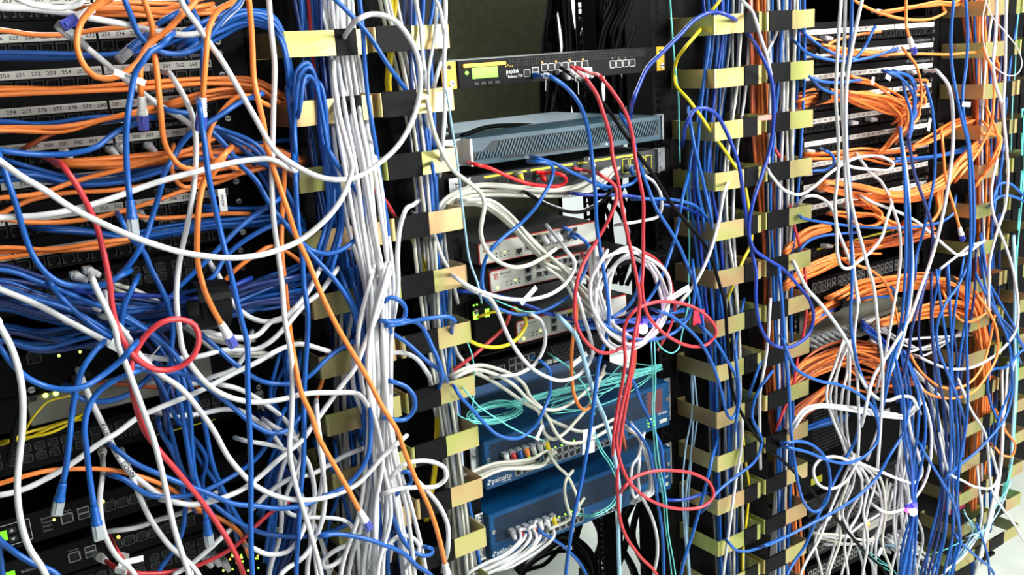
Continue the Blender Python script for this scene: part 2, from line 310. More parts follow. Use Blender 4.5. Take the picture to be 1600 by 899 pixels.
led(t, 0.318, zb_ + 0.006, -0.0285, mat('white_led', (255, 255, 240), 0.3, emit=3), 0.0015)
# 24 port switch with yellow marks
def cat_switch(name, label, x0, x1, ztop, zbot, npair, gx0, gpitch, yf, marks, sfp, group=None, body=CATG, fr=DGREYP, gap=True, depth=0.28):
    t = thing(name, label, 'network switch', ((x0 + x1) / 2, 0, Z(zbot)), group); z1, z0 = Z(ztop), Z(zbot); zc = (z0 + z1) / 2
    part('chassis', body, t, lambda b: (box(b, x0 + 0.03, x1 - 0.03, yf, 0.0, z0, z1, 0.001), box(b, x0 + 0.03, x1 - 0.03, 0.0, depth, z0, z1)))
    for xa, xb in ((x0, x0 + 0.032), (x1 - 0.032, x1)):
        part('mounting_ear', CHROME if body is CATG else BLK, t, lambda b: (box(b, xa, xb, -0.004, -0.001, z0, z1), box(b, *((xb - 0.003, xb) if xa == x0 else (xa, xa + 0.003)), -0.02, -0.001, z0, z1)))
        for dz in (0.008, 0.034): screw(t, (xa + xb) / 2, z0 + dz, -0.004, 0.004)
    for i in range(npair):
        x = gx0 + i * gpitch + (i // 6) * 0.004
        port(t, x, zc + 0.0015 + 0.0068, yf, 0.92, fr, flip=True); port(t, x, zc + 0.0015 - 0.0068, yf, 0.92, fr)
    for m0, m1 in marks: part('yellow_strip', YLINE, t, lambda b: box(b, m0, m1, yf - 0.0008, yf, z1 - 0.006, z1 - 0.0025))
    for i in range(sfp):
        x = x1 - 0.052 - 0.019 * i
        part('fiber_port', YLINE, t, lambda b: (box(b, x - 0.0078, x - 0.0066, yf - 0.001, yf, z0 + 0.009, z1 - 0.009), box(b, x + 0.0066, x + 0.0078, yf - 0.001, yf, z0 + 0.009, z1 - 0.009), box(b, x - 0.0078, x + 0.0078, yf - 0.001, yf, z1 - 0.0102, z1 - 0.009), box(b, x - 0.0078, x + 0.0078, yf - 0.001, yf, z0 + 0.009, z0 + 0.0102)))
        part('fiber_slot', HOLE, t, lambda b: (box(b, x - 0.0058, x + 0.0058, yf - 0.0012, yf, zc + 0.001, zc + 0.0115), box(b, x - 0.0058, x + 0.0058, yf - 0.0012, yf, zc - 0.0115, zc - 0.001)))
    return t
cs = cat_switch('network_switch', 'charcoal switch with yellow strips above its ports, under the slate blue router', 0.0, 0.4826, -0.187, -0.2315, 12, 0.070, 0.0165, -0.014, [(0.062, 0.15), (0.158, 0.25), (0.262, 0.34), (0.35, 0.40)], 4)
# three ivory and red boxes
def ivory_box(label, x0, x1, ztop, zbot, yf, loc_ports, big=True):
    t = thing('compact_switch', label, 'network switch', ((x0 + x1) / 2, yf + 0.1, Z(zbot)), 'ivory switches with red outlines')
    z1, z0 = Z(ztop), Z(zbot); R_ = 0.006
    part('case', GREYTOP, t, lambda b: box(b, x0, x1, yf + 0.001, 0.20, z0, z1, 0.001), label='dark grey case lid and sides')
    def rr(o_):
        pts = []
        for cx_, cz_, a0 in ((x1 - 0.0015, z1 - 0.0015, None), (x0 + R_, z1 - R_, 90), (x0 + R_, z0 + R_, 180), (x1 - 0.0015, z0 + 0.0015, None)):
            if a0 is None: pts.append((cx_ + 0.0015 - o_, cz_ + (0.0015 - o_ if cz_ > z0 + 0.01 else -0.0015 + o_)))
            else:
                for i in range(5): a = math.radians(a0 + 90 * i / 4); pts.append((cx_ + (R_ - o_) * math.cos(a), cz_ + (R_ - o_) * math.sin(a)))
        return pts
    part('red_outline', REDL, t, lambda b: prism(b, rr(0), yf - 0.001, yf + 0.004)); part('faceplate', IVORY, t, lambda b: prism(b, rr(0.0016), yf - 0.002, yf + 0.003))
    y = yf - 0.002; zc = (z0 + z1) / 2
    lx = x0 + 0.012; lz = z1 - 0.011
    part('logo', REDL, t, lambda b: (box(b, lx - 0.005, lx + 0.004, y - 0.0006, y, lz + 0.0036, lz + 0.005), box(b, lx - 0.003, lx + 0.004, y - 0.0006, y, lz - 0.005, lz - 0.0036), prism(b, [(lx - 0.005, lz + 0.004), (lx - 0.003, lz + 0.004), (lx + 0.001, lz), (lx - 0.003, lz - 0.004), (lx - 0.005, lz - 0.004), (lx - 0.0012, lz)], y - 0.0006, y), prism(b, [(lx + 0.003, lz + 0.004), (lx + 0.0052, lz + 0.002), (lx + 0.002, lz), (lx + 0.0052, lz - 0.002), (lx + 0.003, lz - 0.004), (lx + 0.0035, lz - 0.0018), (lx, lz), (lx + 0.0035, lz + 0.0018)], y - 0.0006, y)), label='small red logo of two angular strokes')
    text('lettering', 'BROCADE', x0 + 0.021, lz + 0.003, y - 0.0003, 0.0048, INK, t, 'LEFT'); text('lettering', 'ICX6430-C12', x0 + 0.021, lz - 0.003, y - 0.0003, 0.0036, GINK, t, 'LEFT')
    led(t, x0 + 0.014, z0 + 0.008, y, YLED, 0.0022)
    for i in range(4):
        for j in range(2): led(t, x0 + 0.034 + 0.0085 * i, z0 + 0.009 + 0.006 * j, y, YLED if (i == 2 and j) else HOLE, 0.0012)
    for x, z, s in loc_ports: port(t, x, z0 + z, y, s)
    part('yellow_tab', YLINE, t, lambda b: box(b, x0 + 0.112, x0 + 0.140, y - 0.0006, y, z1 - 0.0085, z1 - 0.003))
    return t
q = lambda px, py, d=0.03: at(px, py, d)
ivory_box('ivory switch outlined in red, topmost of three, blue plug in its ports', 0.031, 0.284, -0.297, -0.3345, -0.03, [(0.112, 0.011, .95)] + [(0.131 + 0.0142 * i + (0.004 if i > 3 else 0), 0.029, .85) for i in range(8)] + [(0.131 + 0.0142 * i + (0.004 if i > 3 else 0), 0.015, .85) for i in range(8)])
ivory_box('ivory switch outlined in red, lower one of the touching pair', 0.049, 0.302, -0.348, -0.3865, -0.03, [(0.128, 0.0265, .95), (0.128, 0.012, .95)] + [(0.152 + 0.0142 * i, 0.029, .85) for i in range(8)] + [(0.152 + 0.0142 * i, 0.015, .85) for i in range(8)])
ivory_box('ivory switch outlined in red, lowest of three, half behind a yellow cable', 0.097, 0.350, -0.447, -0.488, -0.03, [(0.178, 0.026, .95), (0.178, 0.012, .95)] + [(0.200 + 0.0142 * i, 0.029, .85) for i in range(8)])
t = thing('equipment_shelf', 'black shelf under the pair of ivory red outlined switches', 'shelf', (0.241, 0.1, Z(-0.392)))
part('tray', BLK, t, lambda b: box(b, 0.022, 0.462, -0.03, 0.22, Z(-0.3910), Z(-0.3885))); part('front_lip', BLK, t, lambda b: box(b, 0.0, 0.4826, -0.004, -0.001, Z(-0.3985), Z(-0.3875)))
t = thing('equipment_shelf', 'black shelf under the lowest ivory red outlined switch', 'shelf', (0.241, 0.1, Z(-0.494)))
part('tray', BLK, t, lambda b: box(b, 0.022, 0.462, -0.03, 0.22, Z(-0.4935), Z(-0.4905)))
# dark converter with green lights
t = thing('media_converter', 'black unit with two square green lights, beside the gold rings', 'network device', (0.05, 0, Z(-0.46)))
part('case', BLK, t, lambda b: box(b, 0.022, 0.094, -0.012, 0.2, Z(-0.4895), Z(-0.402), 0.002))
for x, z, w_, m in ((at(743, 493, .012).x, at(743, 493, .012).z - ZS, 0.009, GLED), (at(761, 489, .012).x, at(761, 489, .012).z - ZS, 0.008, GLED)): part('square_light', m, t, lambda b: (box(b, x - w_ / 2, x - 0.0005, -0.0132, -0.012, Z(z) - 0.007, Z(z) + 0.007), box(b, x + 0.0005, x + w_ / 2, -0.0132, -0.012, Z(z) - 0.007, Z(z) + 0.007)), label='glowing green square light')
for x in (at(740, 477, .012).x, at(745, 476, .012).x): led(t, x, at(742, 477, .012).z, -0.012, GLED, 0.0014)
screw(t, 0.0285, Z(-0.418), -0.012, 0.005)
# black eight port unit
t = thing('rack_switch', 'black switch with two lone ports and an eight port block, above the upper blue firewall', 'network switch', (0.241, 0, Z(-0.555)))
part('chassis', BLK, t, lambda b: (box(b, 0.0, 0.4826, -0.004, -0.001, Z(-0.5555), Z(-0.516), 0.0008), box(b, 0.022, 0.462, -0.001, 0.25, Z(-0.5555), Z(-0.517))))
for x in (0.060, 0.079): port(t, x, Z(-0.5345), -0.004, 1.0)
for i in range(4):
    for j in range(2): port(t, 0.101 + 0.0145 * i, Z(-0.527 - 0.0135 * j), -0.004, 1.0, flip=(j == 0))
part('honeycomb_vent', CHAR, t, lambda b: [disc(b, 0.19 + 0.0065 * i + (0.00325 if j % 2 else 0), Z(-0.522 - 0.0056 * j), 0.0026, -0.0046, -0.004, 6) for i in range(20) for j in range(6)])
for i in range(2): part('fiber_socket', IVORY, t, lambda b: box(b, 0.172 + 0.016 * i, 0.185 + 0.016 * i, -0.012, -0.004, Z(-0.549), Z(-0.541), 0.001))
# ---------------------------------------------------------------- two blue firewalls
def firewall(label, ztop, rust):
    t = thing('firewall_appliance', label, 'firewall', (0.241, 0, Z(ztop - 0.089)), 'blue two unit firewalls'); z1, z0 = Z(ztop), Z(ztop - 0.0925); yf = -0.022
    part('chassis', PAB, t, lambda b: box(b, 0.018, 0.464, yf, 0.02, z0, z1, 0.0015)); part('lid', PAB, t, lambda b: box(b, 0.022, 0.460, 0.02, 0.42, z0 + 0.001, z1 - 0.0005))
    for xa, xb, s in ((0.0, 0.0175, -1), (0.4645, 0.4826, 1)):
        part('mounting_ear', CHROME, t, lambda b: box(b, xa, xb, -0.006, -0.001, z0, z1, 0.0008), label='bright metal mounting ear')
        for dz in (0.008, 0.026, 0.064, 0.083): screw(t, (xa + xb) / 2, z0 + dz, -0.006, 0.0048)
    fz0, fz1 = z1 - 0.058, z1 - 0.006; R_ = 0.0026
    def comb(xa, xb):
        def f(b):
            rows = int((fz1 - fz0) / (R_ * 1.9)); cols = int((xb - xa) / (R_ * 2.2))
            for j in range(rows):
                for i in range(cols):
                    x = xa + (i + 0.5 + 0.5 * (j % 2)) * R_ * 2.2; z = fz0 + (j + 0.5) * R_ * 1.9
                    if x > xb: continue
                    prism(b, [(x + R_ * math.cos(math.radians(30 + 60 * k)), z + R_ * math.sin(math.radians(30 + 60 * k))) for k in range(6)], yf - 0.0006, yf + 0.0004)
        return f
    part('honeycomb_vent', PAD, t, comb(0.028, 0.40 if rust else 0.452))
    if rust: part('filter_mesh', RUST, t, comb(0.402, 0.444), label='rust coloured mesh behind the vent')
    for i in range(2): screw(t, 0.026 + 0.43 * i, z1 - 0.035, yf, 0.004)
    text('lettering', 'paloalto', 0.052, z0 + 0.014, yf - 0.0003, 0.0135, WINK, t); text('lettering', 'NETWORKS', 0.062, z0 + 0.0065, yf - 0.0003, 0.0035, WINK, t)
    part('logo', WINK, t, lambda b: (box(b, 0.021, 0.0255, yf - 0.0005, yf, z0 + 0.0095, z0 + 0.0135), box(b, 0.024, 0.0285, yf - 0.0005, yf, z0 + 0.0145, z0 + 0.0185)), label='small white emblem of two offset squares')
    for i in range(4): port(t, 0.088 + 0.0148 * i, z0 + 0.028, yf, 1.0, flip=True); port(t, 0.088 + 0.0148 * i, z0 + 0.014, yf, 1.0)
    for i in range(6): port(t, 0.152 + 0.0148 * i, z0 + 0.028, yf, 1.0, flip=True); port(t, 0.152 + 0.0148 * i, z0 + 0.014, yf, 1.0)
    for i in range(10): led(t, 0.085 + 0.0148 * i, z0 + 0.037, yf, GLED, 0.0017)
    for i in range(4):
        part('fiber_socket', CHROME, t, lambda b: box(b, 0.255 + 0.0155 * i, 0.268 + 0.0155 * i, yf - 0.008, yf, z0 + 0.008, z0 + 0.018)); part('fiber_hole', HOLE, t, lambda b: box(b, 0.2565 + 0.0155 * i, 0.2665 + 0.0155 * i, yf - 0.0085, yf - 0.008, z0 + 0.0095, z0 + 0.0165))
    part('console_port', HOLE, t, lambda b: box(b, 0.352, 0.366, yf - 0.001, yf, z0 + 0.008, z0 + 0.022))
    for i in range(3):
        for j in range(3 if i < 2 else 2): led(t, 0.405 + 0.007 * i, z0 + 0.012 + 0.007 * j, yf, YLED if i == 1 else GLED, 0.0016)
    part('nameplate', IVORY, t, lambda b: box(b, 0.435, 0.455, yf - 0.0008, yf, z0 + 0.010, z0 + 0.018, 0.0003)); text('lettering', 'PA-5020', 0.444, z1 - 0.062, yf - 0.0003, 0.0068, WINK, t)
firewall('blue firewall with honeycomb vents and a rust coloured mesh patch, upper of two', -0.652, True)
firewall('blue firewall with honeycomb vents, lower of two, at the foot of the middle rack', -0.793, False)
# ---------------------------------------------------------------- left rack lower devices
cat_switch('network_switch', 'charcoal 48 port switch directly under the left patch panels', XL, XL + 0.4826, -0.2345, -0.279, 22, -0.775, 0.0172, -0.008, [], 0, body=BLK, fr=DGREYP)
t = thing('rack_router', 'dark unit with two small yellow lights above the beige panel unit', 'router', (XL + 0.24, 0, Z(-0.40)))
part('chassis', BLK, t, lambda b: box(b, XL, XL + 0.4826, -0.006, 0.25, Z(-0.385), Z(-0.335), 0.001)); 
for px_, py_ in ((92, 556), (125, 550)): p = at(px_, py_, 0.006); led(t, p.x, p.z, -0.006, YLED, 0.0017)
port(t, at(53, 559, .006).x, at(53, 559, .006).z, -0.006, 1.3, DGREYP)
t = thing('rack_router', 'beige fronted unit with two yellow lights behind a blue sagging cable', 'router', (XL + 0.24, 0, Z(-0.46)))
pa, pb = at(36, 597, .01), at(40, 634, .01)
part('chassis', BLK, t, lambda b: box(b, XL, XL + 0.4826, -0.004, 0.25, Z(-0.4335), Z(-0.3870), 0.001))
part('faceplate', BEIGE, t, lambda b: box(b, pa.x, XL + 0.40, -0.010, -0.004, Z(-0.4300), Z(-0.390), 0.001))
for px_, py_ in ((71, 618), (87, 615)): p = at(px_, py_, 0.01); led(t, p.x, p.z, -0.010, YLED, 0.0032)
p = at(49, 609, .01); screw(t, p.x, p.z, -0.010, 0.0045); p = at(52, 624, .01); part('button', CHAR, t, lambda b: box(b, p.x - .004, p.x + .004, -0.0112, -0.01, p.z - .003, p.z + .003))
for px_, py_ in ((120, 590), (133, 585), (108, 603)): p = at(px_, py_, 0.01); part('socket', HOLE, t, lambda b: box(b, p.x - .007, p.x + .007, -0.0112, -0.01, p.z - .004, p.z + .004))
c48 = cat_switch('network_switch', 'black 48 port switch with a thin yellow line under its ports', XL, XL + 0.4826, -0.4455, -0.490, 24, -0.80, 0.0165, -0.006, [], 0, body=BLK, fr=DGREYP)
part('yellow_line', YLINE, c48, lambda b: box(b, -0.53, -0.43, -0.0068, -0.006, Z(-0.4885), Z(-0.4872)))
def left_router(label, ztop, lcd):
    t = thing('load_balancing_router', label, 'router', (XL + 0.24, 0, Z(ztop - 0.0445))); z1, z0 = Z(ztop), Z(ztop - 0.044); y = -0.008; zc = (z0 + z1) / 2
    part('chassis', BLK, t, lambda b: (box(b, XL, XL + 0.4826, y, 0.0, z0, z1, 0.001), box(b, XL + 0.02, XL + 0.46, 0, 0.2, z0, z1)))
    part('display', LCD, t, lambda b: box(b, -0.775, -0.722, y - 0.001, y, zc - 0.006, zc + 0.008))
    if lcd:
        part('keypad_outline', WINK, t, lambda b: (box(b, -0.735, -0.693, y - 0.0005, y, zc + 0.0145, zc + 0.0152), box(b, -0.735, -0.693, y - 0.0005, y, zc - 0.0152, zc - 0.0145), box(b, -0.6937, -0.693, y - 0.0005, y, zc - 0.0145, zc + 0.0145)))
        for i in range(2):
            for j in range(2):
                x, z = -0.716 + 0.0145 * i, zc - 0.0065 + 0.0125 * j
                part('button', CHAR, t, lambda b: box(b, x - 0.005, x + 0.005, y - 0.0015, y, z - 0.0042, z + 0.0042, 0.0006))
                part('button_mark', WINK, t, lambda b: prism(b, [(x - 0.0025, z - 0.0018 * (1 if j else -1)), (x + 0.0025, z - 0.0018 * (1 if j else -1)), (x, z + 0.0022 * (1 if j else -1))], y - 0.0019, y - 0.0015))
        for i, s_ in enumerate(('System', 'Power', 'WAN', 'Status')): text('lettering', s_, -0.6735, zc + 0.009 - 0.006 * i, y - 0.0003, 0.0048, GINK, t)
        led(t, -0.664, zc + 0.003, y, YLED, 0.0017)
    else: text('lettering', 'Balance 710', -0.70, zc + 0.002, y - 0.0003, 0.0062, GINK, t)
    port(t, -0.648, zc, y, 1.15); text('lettering', 'Console', -0.648, zc + 0.0105, y - 0.0003, 0.004, GINK, t)
    part('usb_port', GREYP, t, lambda b: (box(b, -0.634, -0.619, y - 0.001, y, zc - 0.008, zc + 0.009))); part('usb_slot', HOLE, t, lambda b: (box(b, -0.633, -0.620, y - 0.0014, y, zc + 0.0018, zc + 0.0075), box(b, -0.633, -0.620, y - 0.0014, y, zc - 0.0068, zc - 0.001)))
    for i in range(7): port(t, -0.592 + 0.0172 * i, zc - 0.001, y, 1.15, DGREYP)
    led(t, -0.60, zc + 0.0085, y, YLED if lcd else ALED, 0.0024); led(t, -0.588, zc + 0.0085, y, HOLE if lcd else ALED, 0.0024)
left_router('black router with arrow keypad and two usb slots, low in the left rack', -0.549, True)
left_router('black router with green display below the arrow keypad router', -0.608, False)
cat_switch('network_switch', 'black switch with a cluster of green and amber lights, bottom of the left rack', XL, XL + 0.4826, -0.655, -0.70, 20, -0.76, 0.0172, -0.008, [], 0, body=BLK)
for i in range(26):
    px_ = 350 + 45 * random.random(); p = at(px_, 872 - (px_ - 350) * 0.25 + random.uniform(-4, 12), 0.02)
lt = thing('network_module', 'tiny green and amber lights glittering at the foot of the left rack', 'network device', (at(370, 875, .012).x, 0, at(370, 890, .012).z))
pm = at(350, 900, .012)
part('faceplate', BLK2, lt, lambda b: box(b, at(345, 880, .012).x, at(408, 880, .012).x, -0.012, -0.0085, at(370, 898, .012).z, at(370, 862, .012).z))
for i in range(24):
    p = at(348 + 56 * random.random(), 866 + 26 * random.random(), 0.012); led(lt, p.x, p.z, -0.012, random.choice((GLED, GLED, ALED, YLED)), 0.0013)
t = thing('rack_bracket', 'small steel bracket with two screws on the left rack post', 'bracket', (at(409, 640).x, 0, at(409, 652).z))
pa = at(403, 612, .008); pb = at(411, 650, .008)
part('plate', CHROME, t, lambda b: box(b, pa.x - 0.004, pa.x + 0.008, -0.008, -0.004, pb.z, pa.z, 0.001)); screw(t, pa.x + 0.002, pa.z - 0.007, -0.008, 0.004); screw(t, pa.x + 0.002, pb.z + 0.007, -0.008, 0.004)
# ---------------------------------------------------------------- right rack lower devices
cat_switch('network_switch', 'charcoal switch with yellow print along its edge, below the right patch panels', XR, XR + 0.4826, -0.458, -0.503, 24, 0.905, 0.0172, -0.01, [(0.93, 1.05), (1.06, 1.17), (1.18, 1.30)], 0, body=BLK)
cat_switch('network_switch', 'second charcoal switch behind the thick orange bundles of the right rack', XR, XR + 0.4826, -0.53, -0.575, 24, 0.905, 0.0172, -0.01, [], 0, body=BLK, fr=GREYP)
cat_switch('network_switch', 'grey fronted switch hidden behind the dense orange bundles', XR, XR + 0.4826, -0.66, -0.704, 24, 0.905, 0.0172, -0.01, [], 0, body=BEIGE, fr=DGREYP)
t = thing('server_chassis', 'large black chassis with a square mesh grille, lower right rack', 'server', (XR + 0.24, 0, Z(-1.06)))
part('chassis', BLK, t, lambda b: (box(b, XR, XR + 0.4826, -0.008, 0.0, Z(-1.055), Z(-0.80), 0.002), box(b, XR + 0.03, XR + 0.45, 0.0, 0.5, Z(-1.055), Z(-0.80))))
part('grille', DGREYP, t, lambda b: [box(b, 0.925 + 0.0085 * i, 0.926 + 0.0085 * i, -0.010, -0.008, Z(-0.96), Z(-0.83)) for i in range(16)] + [box(b, 0.925, 1.054, -0.010, -0.008, Z(-0.83 - 0.0085 * j) - 0.0005, Z(-0.83 - 0.0085 * j) + 0.0005) for j in range(16)])
part('yellow_sticker', YLINE, t, lambda b: box(b, 0.925, 0.965, -0.0092, -0.008, Z(-1.035), Z(-1.018))); part('paper_sticker', PAPER, t, lambda b: box(b, 1.20, 1.225, -0.0092, -0.008, Z(-0.93), Z(-0.918)))
for k, (zt_, n_) in enumerate(((-1.068, 24), (-1.125, 24), (-1.182, 24))):
    cat_switch('network_switch', ['dark green grey switch just below the square mesh chassis', 'dark switch with a row of pale ports behind the knotted white cables', 'dark switch with an amber light behind hanging white cables'][k], XR, XR + 0.4826, zt_, zt_ - 0.046, n_, 0.905, 0.0172, -0.012, [], 0, body=CHAR, fr=GREYP if k else DGREYP)
cat_switch('network_switch', 'lowest switch with four blocks of white framed ports, right rack', XR, XR + 0.4826, -1.245, -1.30, 12, 0.905, 0.0172, -0.012, [], 0, body=BLK, fr=mat('white_port_frame', (205, 206, 200), 0.4))
p = at(1357, 819, 0.03); a_ = thing('indicator_light', 'amber light glowing between white cables, lower right rack', 'light', p); part('lens', ALED, a_, lambda b: disc(b, p.x, p.z, 0.005, p.y, p.y + 0.018, 10)); part('bezel', BLK, a_, lambda b: disc(b, p.x, p.z, 0.007, p.y + 0.004, p.y + 0.018, 12))
p = at(1369, 826, 0.03); a_ = thing('indicator_light', 'yellow green light just right of the amber light', 'light', p); part('lens', YLED, a_, lambda b: disc(b, p.x, p.z, 0.003, p.y, p.y + 0.018, 10)); part('bezel', BLK, a_, lambda b: disc(b, p.x, p.z, 0.0045, p.y + 0.004, p.y + 0.018, 12))
t = thing('power_strip', 'white topped power strip behind the cables at the foot of the right rack', 'power strip', (1.2, -0.03, Z(-1.245)))
part('housing', IVORY, t, lambda b: box(b, 1.10, 1.26, -0.035, -0.0125, Z(-1.228), Z(-1.206), 0.002)); part('socket_face', CHAR, t, lambda b: box(b, 1.11, 1.25, -0.037, -0.035, Z(-1.224), Z(-1.210)))
# ---------------------------------------------------------------- behind and beside
OLIVE = mat('olive_panel', (142, 140, 110), 0.6, noise=((130, 128, 98), 40, 3))
pl, pr = at(690, 100, -1.15), at(858, 0, -1.15)
t = thing('cabinet_door', 'olive grey sheet metal panel standing behind the middle rack', 'cabinet panel', ((pl.x + pr.x) / 2, 1.16, 0.0))
part('panel', OLIVE, t, lambda b: (box(b, pl.x - 0.5, pr.x, 1.15, 1.18, 0.02, 2.4, 0.002), box(b, pl.x - 0.5, pr.x, 1.15, 1.3, 0.0, 0.02)))
part('edge_trim', BLK, t, lambda b: box(b, pr.x, pr.x + 0.012, 1.148, 1.19, 0.0, 2.4))
t = thing('storage_cabinet', 'black cabinet in shadow behind the right ring columns', 'cabinet', (2.6, 0.5, 0.0))
part('carcass', BLK2, t, lambda b: box(b, 1.46, 3.4, 0.30, 1.1, 0.14, 2.3, 0.004)); part('door', BLK, t, lambda b: box(b, 1.48, 2.3, 0.292, 0.30, 0.16, 2.28)); part('door', BLK, t, lambda b: box(b, 2.31, 3.38, 0.292, 0.30, 0.16, 2.28)); part('plinth', BLK2, t, lambda b: box(b, 1.50, 3.3, 0.36, 1.0, 0.0, 0.14))
# foot seen at bottom right
p = at(1530, 842, -0.08)
t = thing('leveling_pad', 'black rounded foot resting on the pale floor at the lower right', 'pad', (p.x, 0.15, 0.0))
part('pad', BLK2, t, lambda b: (box(b, p.x - 0.09, p.x + 0.06, 0.05, 0.24, 0.0, 0.05, 0.02))); part('stem', BLK2, t, lambda b: box(b, p.x - 0.05, p.x + 0.03, 0.10, 0.20, 0.05, 0.16, 0.01))
# ---------------------------------------------------------------- cables
def catmull(P, step):
    out = []
    n = len(P)
    Q = [P[0] * 2 - P[1]] + P + [P[-1] * 2 - P[-2]]
    for i in range(1, n):
        p0, p1, p2, p3 = Q[i - 1], Q[i], Q[i + 1], Q[i + 2]
        t0 = 0.0; t1 = t0 + max((p1 - p0).length, 1e-5) ** 0.5; t2 = t1 + max((p2 - p1).length, 1e-5) ** 0.5; t3 = t2 + max((p3 - p2).length, 1e-5) ** 0.5
        k = max(2, int((p2 - p1).length / step) + 1)
        for j in range(k):
            t = t1 + (t2 - t1) * j / k
            a1 = p0 * ((t1 - t) / (t1 - t0)) + p1 * ((t - t0) / (t1 - t0)); a2 = p1 * ((t2 - t) / (t2 - t1)) + p2 * ((t - t1) / (t2 - t1)); a3 = p2 * ((t3 - t) / (t3 - t2)) + p3 * ((t - t2) / (t3 - t2))
            b1 = a1 * ((t2 - t) / (t2 - t0)) + a2 * ((t - t0) / (t2 - t0)); b2 = a2 * ((t3 - t) / (t3 - t1)) + a3 * ((t - t1) / (t3 - t1))
            out.append(b1 * ((t2 - t) / (t2 - t1)) + b2 * ((t - t1) / (t2 - t1)))
    out.append(P[-1].copy()); return out
def tube(name, pts, rad, m, parent=None, sides=8):
    n = len(pts); vs = []; fs = []
    T0 = (pts[1] - pts[0]).normalized(); up = Vector((0, 1, 0)) if abs(T0.y) < 0.9 else Vector((1, 0, 0)); nrm = (up - T0 * up.dot(T0)).normalized()
    org = pts[0].copy() if parent is None else Vector((0, 0, 0))
    for i, p in enumerate(pts):
        T = (pts[min(i + 1, n - 1)] - pts[max(i - 1, 0)])
        T = T.normalized() if T.length > 1e-7 else T0
        nrm = nrm - T * nrm.dot(T)
        nrm = nrm.normalized() if nrm.length > 1e-6 else T.orthogonal().normalized()
        bn = T.cross(nrm); r_ = rad[i] if isinstance(rad, list) else rad
        for k in range(sides):
            a = 6.28318 * k / sides; vs.append(p - org + nrm * (r_ * math.cos(a)) + bn * (r_ * math.sin(a)))
        T0 = T
    for i in range(n - 1):
        for k in range(sides):
            fs.append((i * sides + k, i * sides + (k + 1) % sides, (i + 1) * sides + (k + 1) % sides, (i + 1) * sides + k))
    fs.append(tuple(range(sides))[::-1]); fs.append(tuple((n - 1) * sides + k for k in range(sides)))
    me = bpy.data.meshes.new(name); me.from_pydata([tuple(v) for v in vs], [], fs); me.materials.append(m)
    me.polygons.foreach_set('use_smooth', [True] * len(me.polygons)); me.update()
    o = bpy.data.objects.new(name, me); C.objects.link(o)
    if parent is None: o.location = org
    else: o.parent = parent; o.matrix_parent_inverse = Matrix.Translation(-Vector(parent.location))
    return o
def obox(name, m, parent, cen, ex, ey, ez, hx, hy, hz):
    bm = bmesh.new(); box(bm, -hx, hx, -hy, hy, -hz, hz, min(hx, hy, hz) * 0.18)
    M = Matrix.Translation(cen) @ Matrix((ex, ey, ez)).transposed().to_4x4(); bmesh.ops.transform(bm, matrix=M, verts=bm.verts)
    o = link(name, bm, m); o.parent = parent; o.matrix_parent_inverse = Matrix.Translation(-Vector(parent.location)); return o
PLUGM = {'v': VIOL, 'c': CLEAR}
def plug(o, p, dr, boot, pm):
    """ribbed boot, clear body, latch and contacts on the end of cable o at p, pointing along dr"""
    dr = dr.normalized(); side = dr.cross(Vector((0, 1, 0))); side = side.normalized() if side.length > 0.1 else Vector((1, 0, 0)); nz = side.cross(dr).normalized()
    bm_ = cmat(boot) if boot != 'w' else BOOTW
    pts = [p + dr * (0.0016 * i) for i in range(15)]
    rad = [0.0042 + 0.00012 * i + (0.0005 if i % 2 else -0.0004) * (i < 11) + (0.0006 if i > 10 else 0) for i in range(15)]
    b = tube('strain_relief_boot', pts, rad, bm_, o, 10)
    if boot != 'w': b['label'] = 'ribbed boot'
    else: b['label'] = 'white ribbed boot'
    c = p + dr * 0.0305
    obox('connector_plug', PLUGM[pm], o, c, side, dr, nz, 0.0058, 0.0095, 0.0040)['label'] = 'see-through violet plug' if pm == 'v' else 'clear plastic plug'
    obox('latch', PLUGM[pm], o, c + nz * (0.0055 if nz.y < 0 else -0.0055) - dr * 0.001, side, dr, nz, 0.0025, 0.0075, 0.0006)
    obox('contacts', GOLD, o, c + dr * 0.0075 + nz * (0.0038 if nz.y > 0 else -0.0038), side, dr, nz, 0.0042, 0.0022, 0.0003)
def parse(s, d):
    P = []
    for tk in s.split():
        v = [float(x) for x in tk.split(',')]; P.append((v[0], v[1], v[2] if len(v) > 2 else None))
    ds = d if isinstance(d, tuple) else (d, d)
    n = len(P); out = []
    idx = [i for i, q_ in enumerate(P) if q_[2] is not None]
    for i, (x, y, z) in enumerate(P):
        if z is None: z = ds[0] + (ds[1] - ds[0]) * i / max(1, n - 1)
        out.append((x, y, z))
    return out
SEQ = [0]
def runout(px, py):
    """a cable leaving the photo goes on for a while the same way"""
    if py < 0: return Vector((0, 0.0, 0.38))
    if py > 899: return Vector((0, 0.0, -0.32))
    if px < 0: return Vector((-0.16, 0.0, 0.0))
    if px > 1600: return Vector((0.2, 0, -0.05))
    return None
KIND = {'w': 'white_network_cable', 'i': 'ivory_network_cable', 'b': 'blue_network_cable', 'B': 'royal_blue_network_cable', 'n': 'navy_network_cable', 'o': 'orange_patch_cord', 'O': 'burnt_orange_patch_cord', 'r': 'red_network_cable', 'R': 'red_network_cable', 'y': 'yellow_network_cable', 'k': 'black_network_cable', 'g': 'grey_network_cable', 'c': 'pale_blue_cable', 'a': 'fiber_patch_cable'}
def tuck(a, b):
    """the end of a cable bends back towards the rack face"""
    dx, dy = b[0] - a[0], b[1] - a[1]; L = math.hypot(dx, dy) + 1e-6; g = min(L, 14.0)
    e = at(b[0] + dx / L * g, b[1] + dy / L * g, 0.018)
    return at(b[0] + dx / L * g, b[1] + dy / L * g, 0.038) if 0.0 < e.x < 0.49 else e
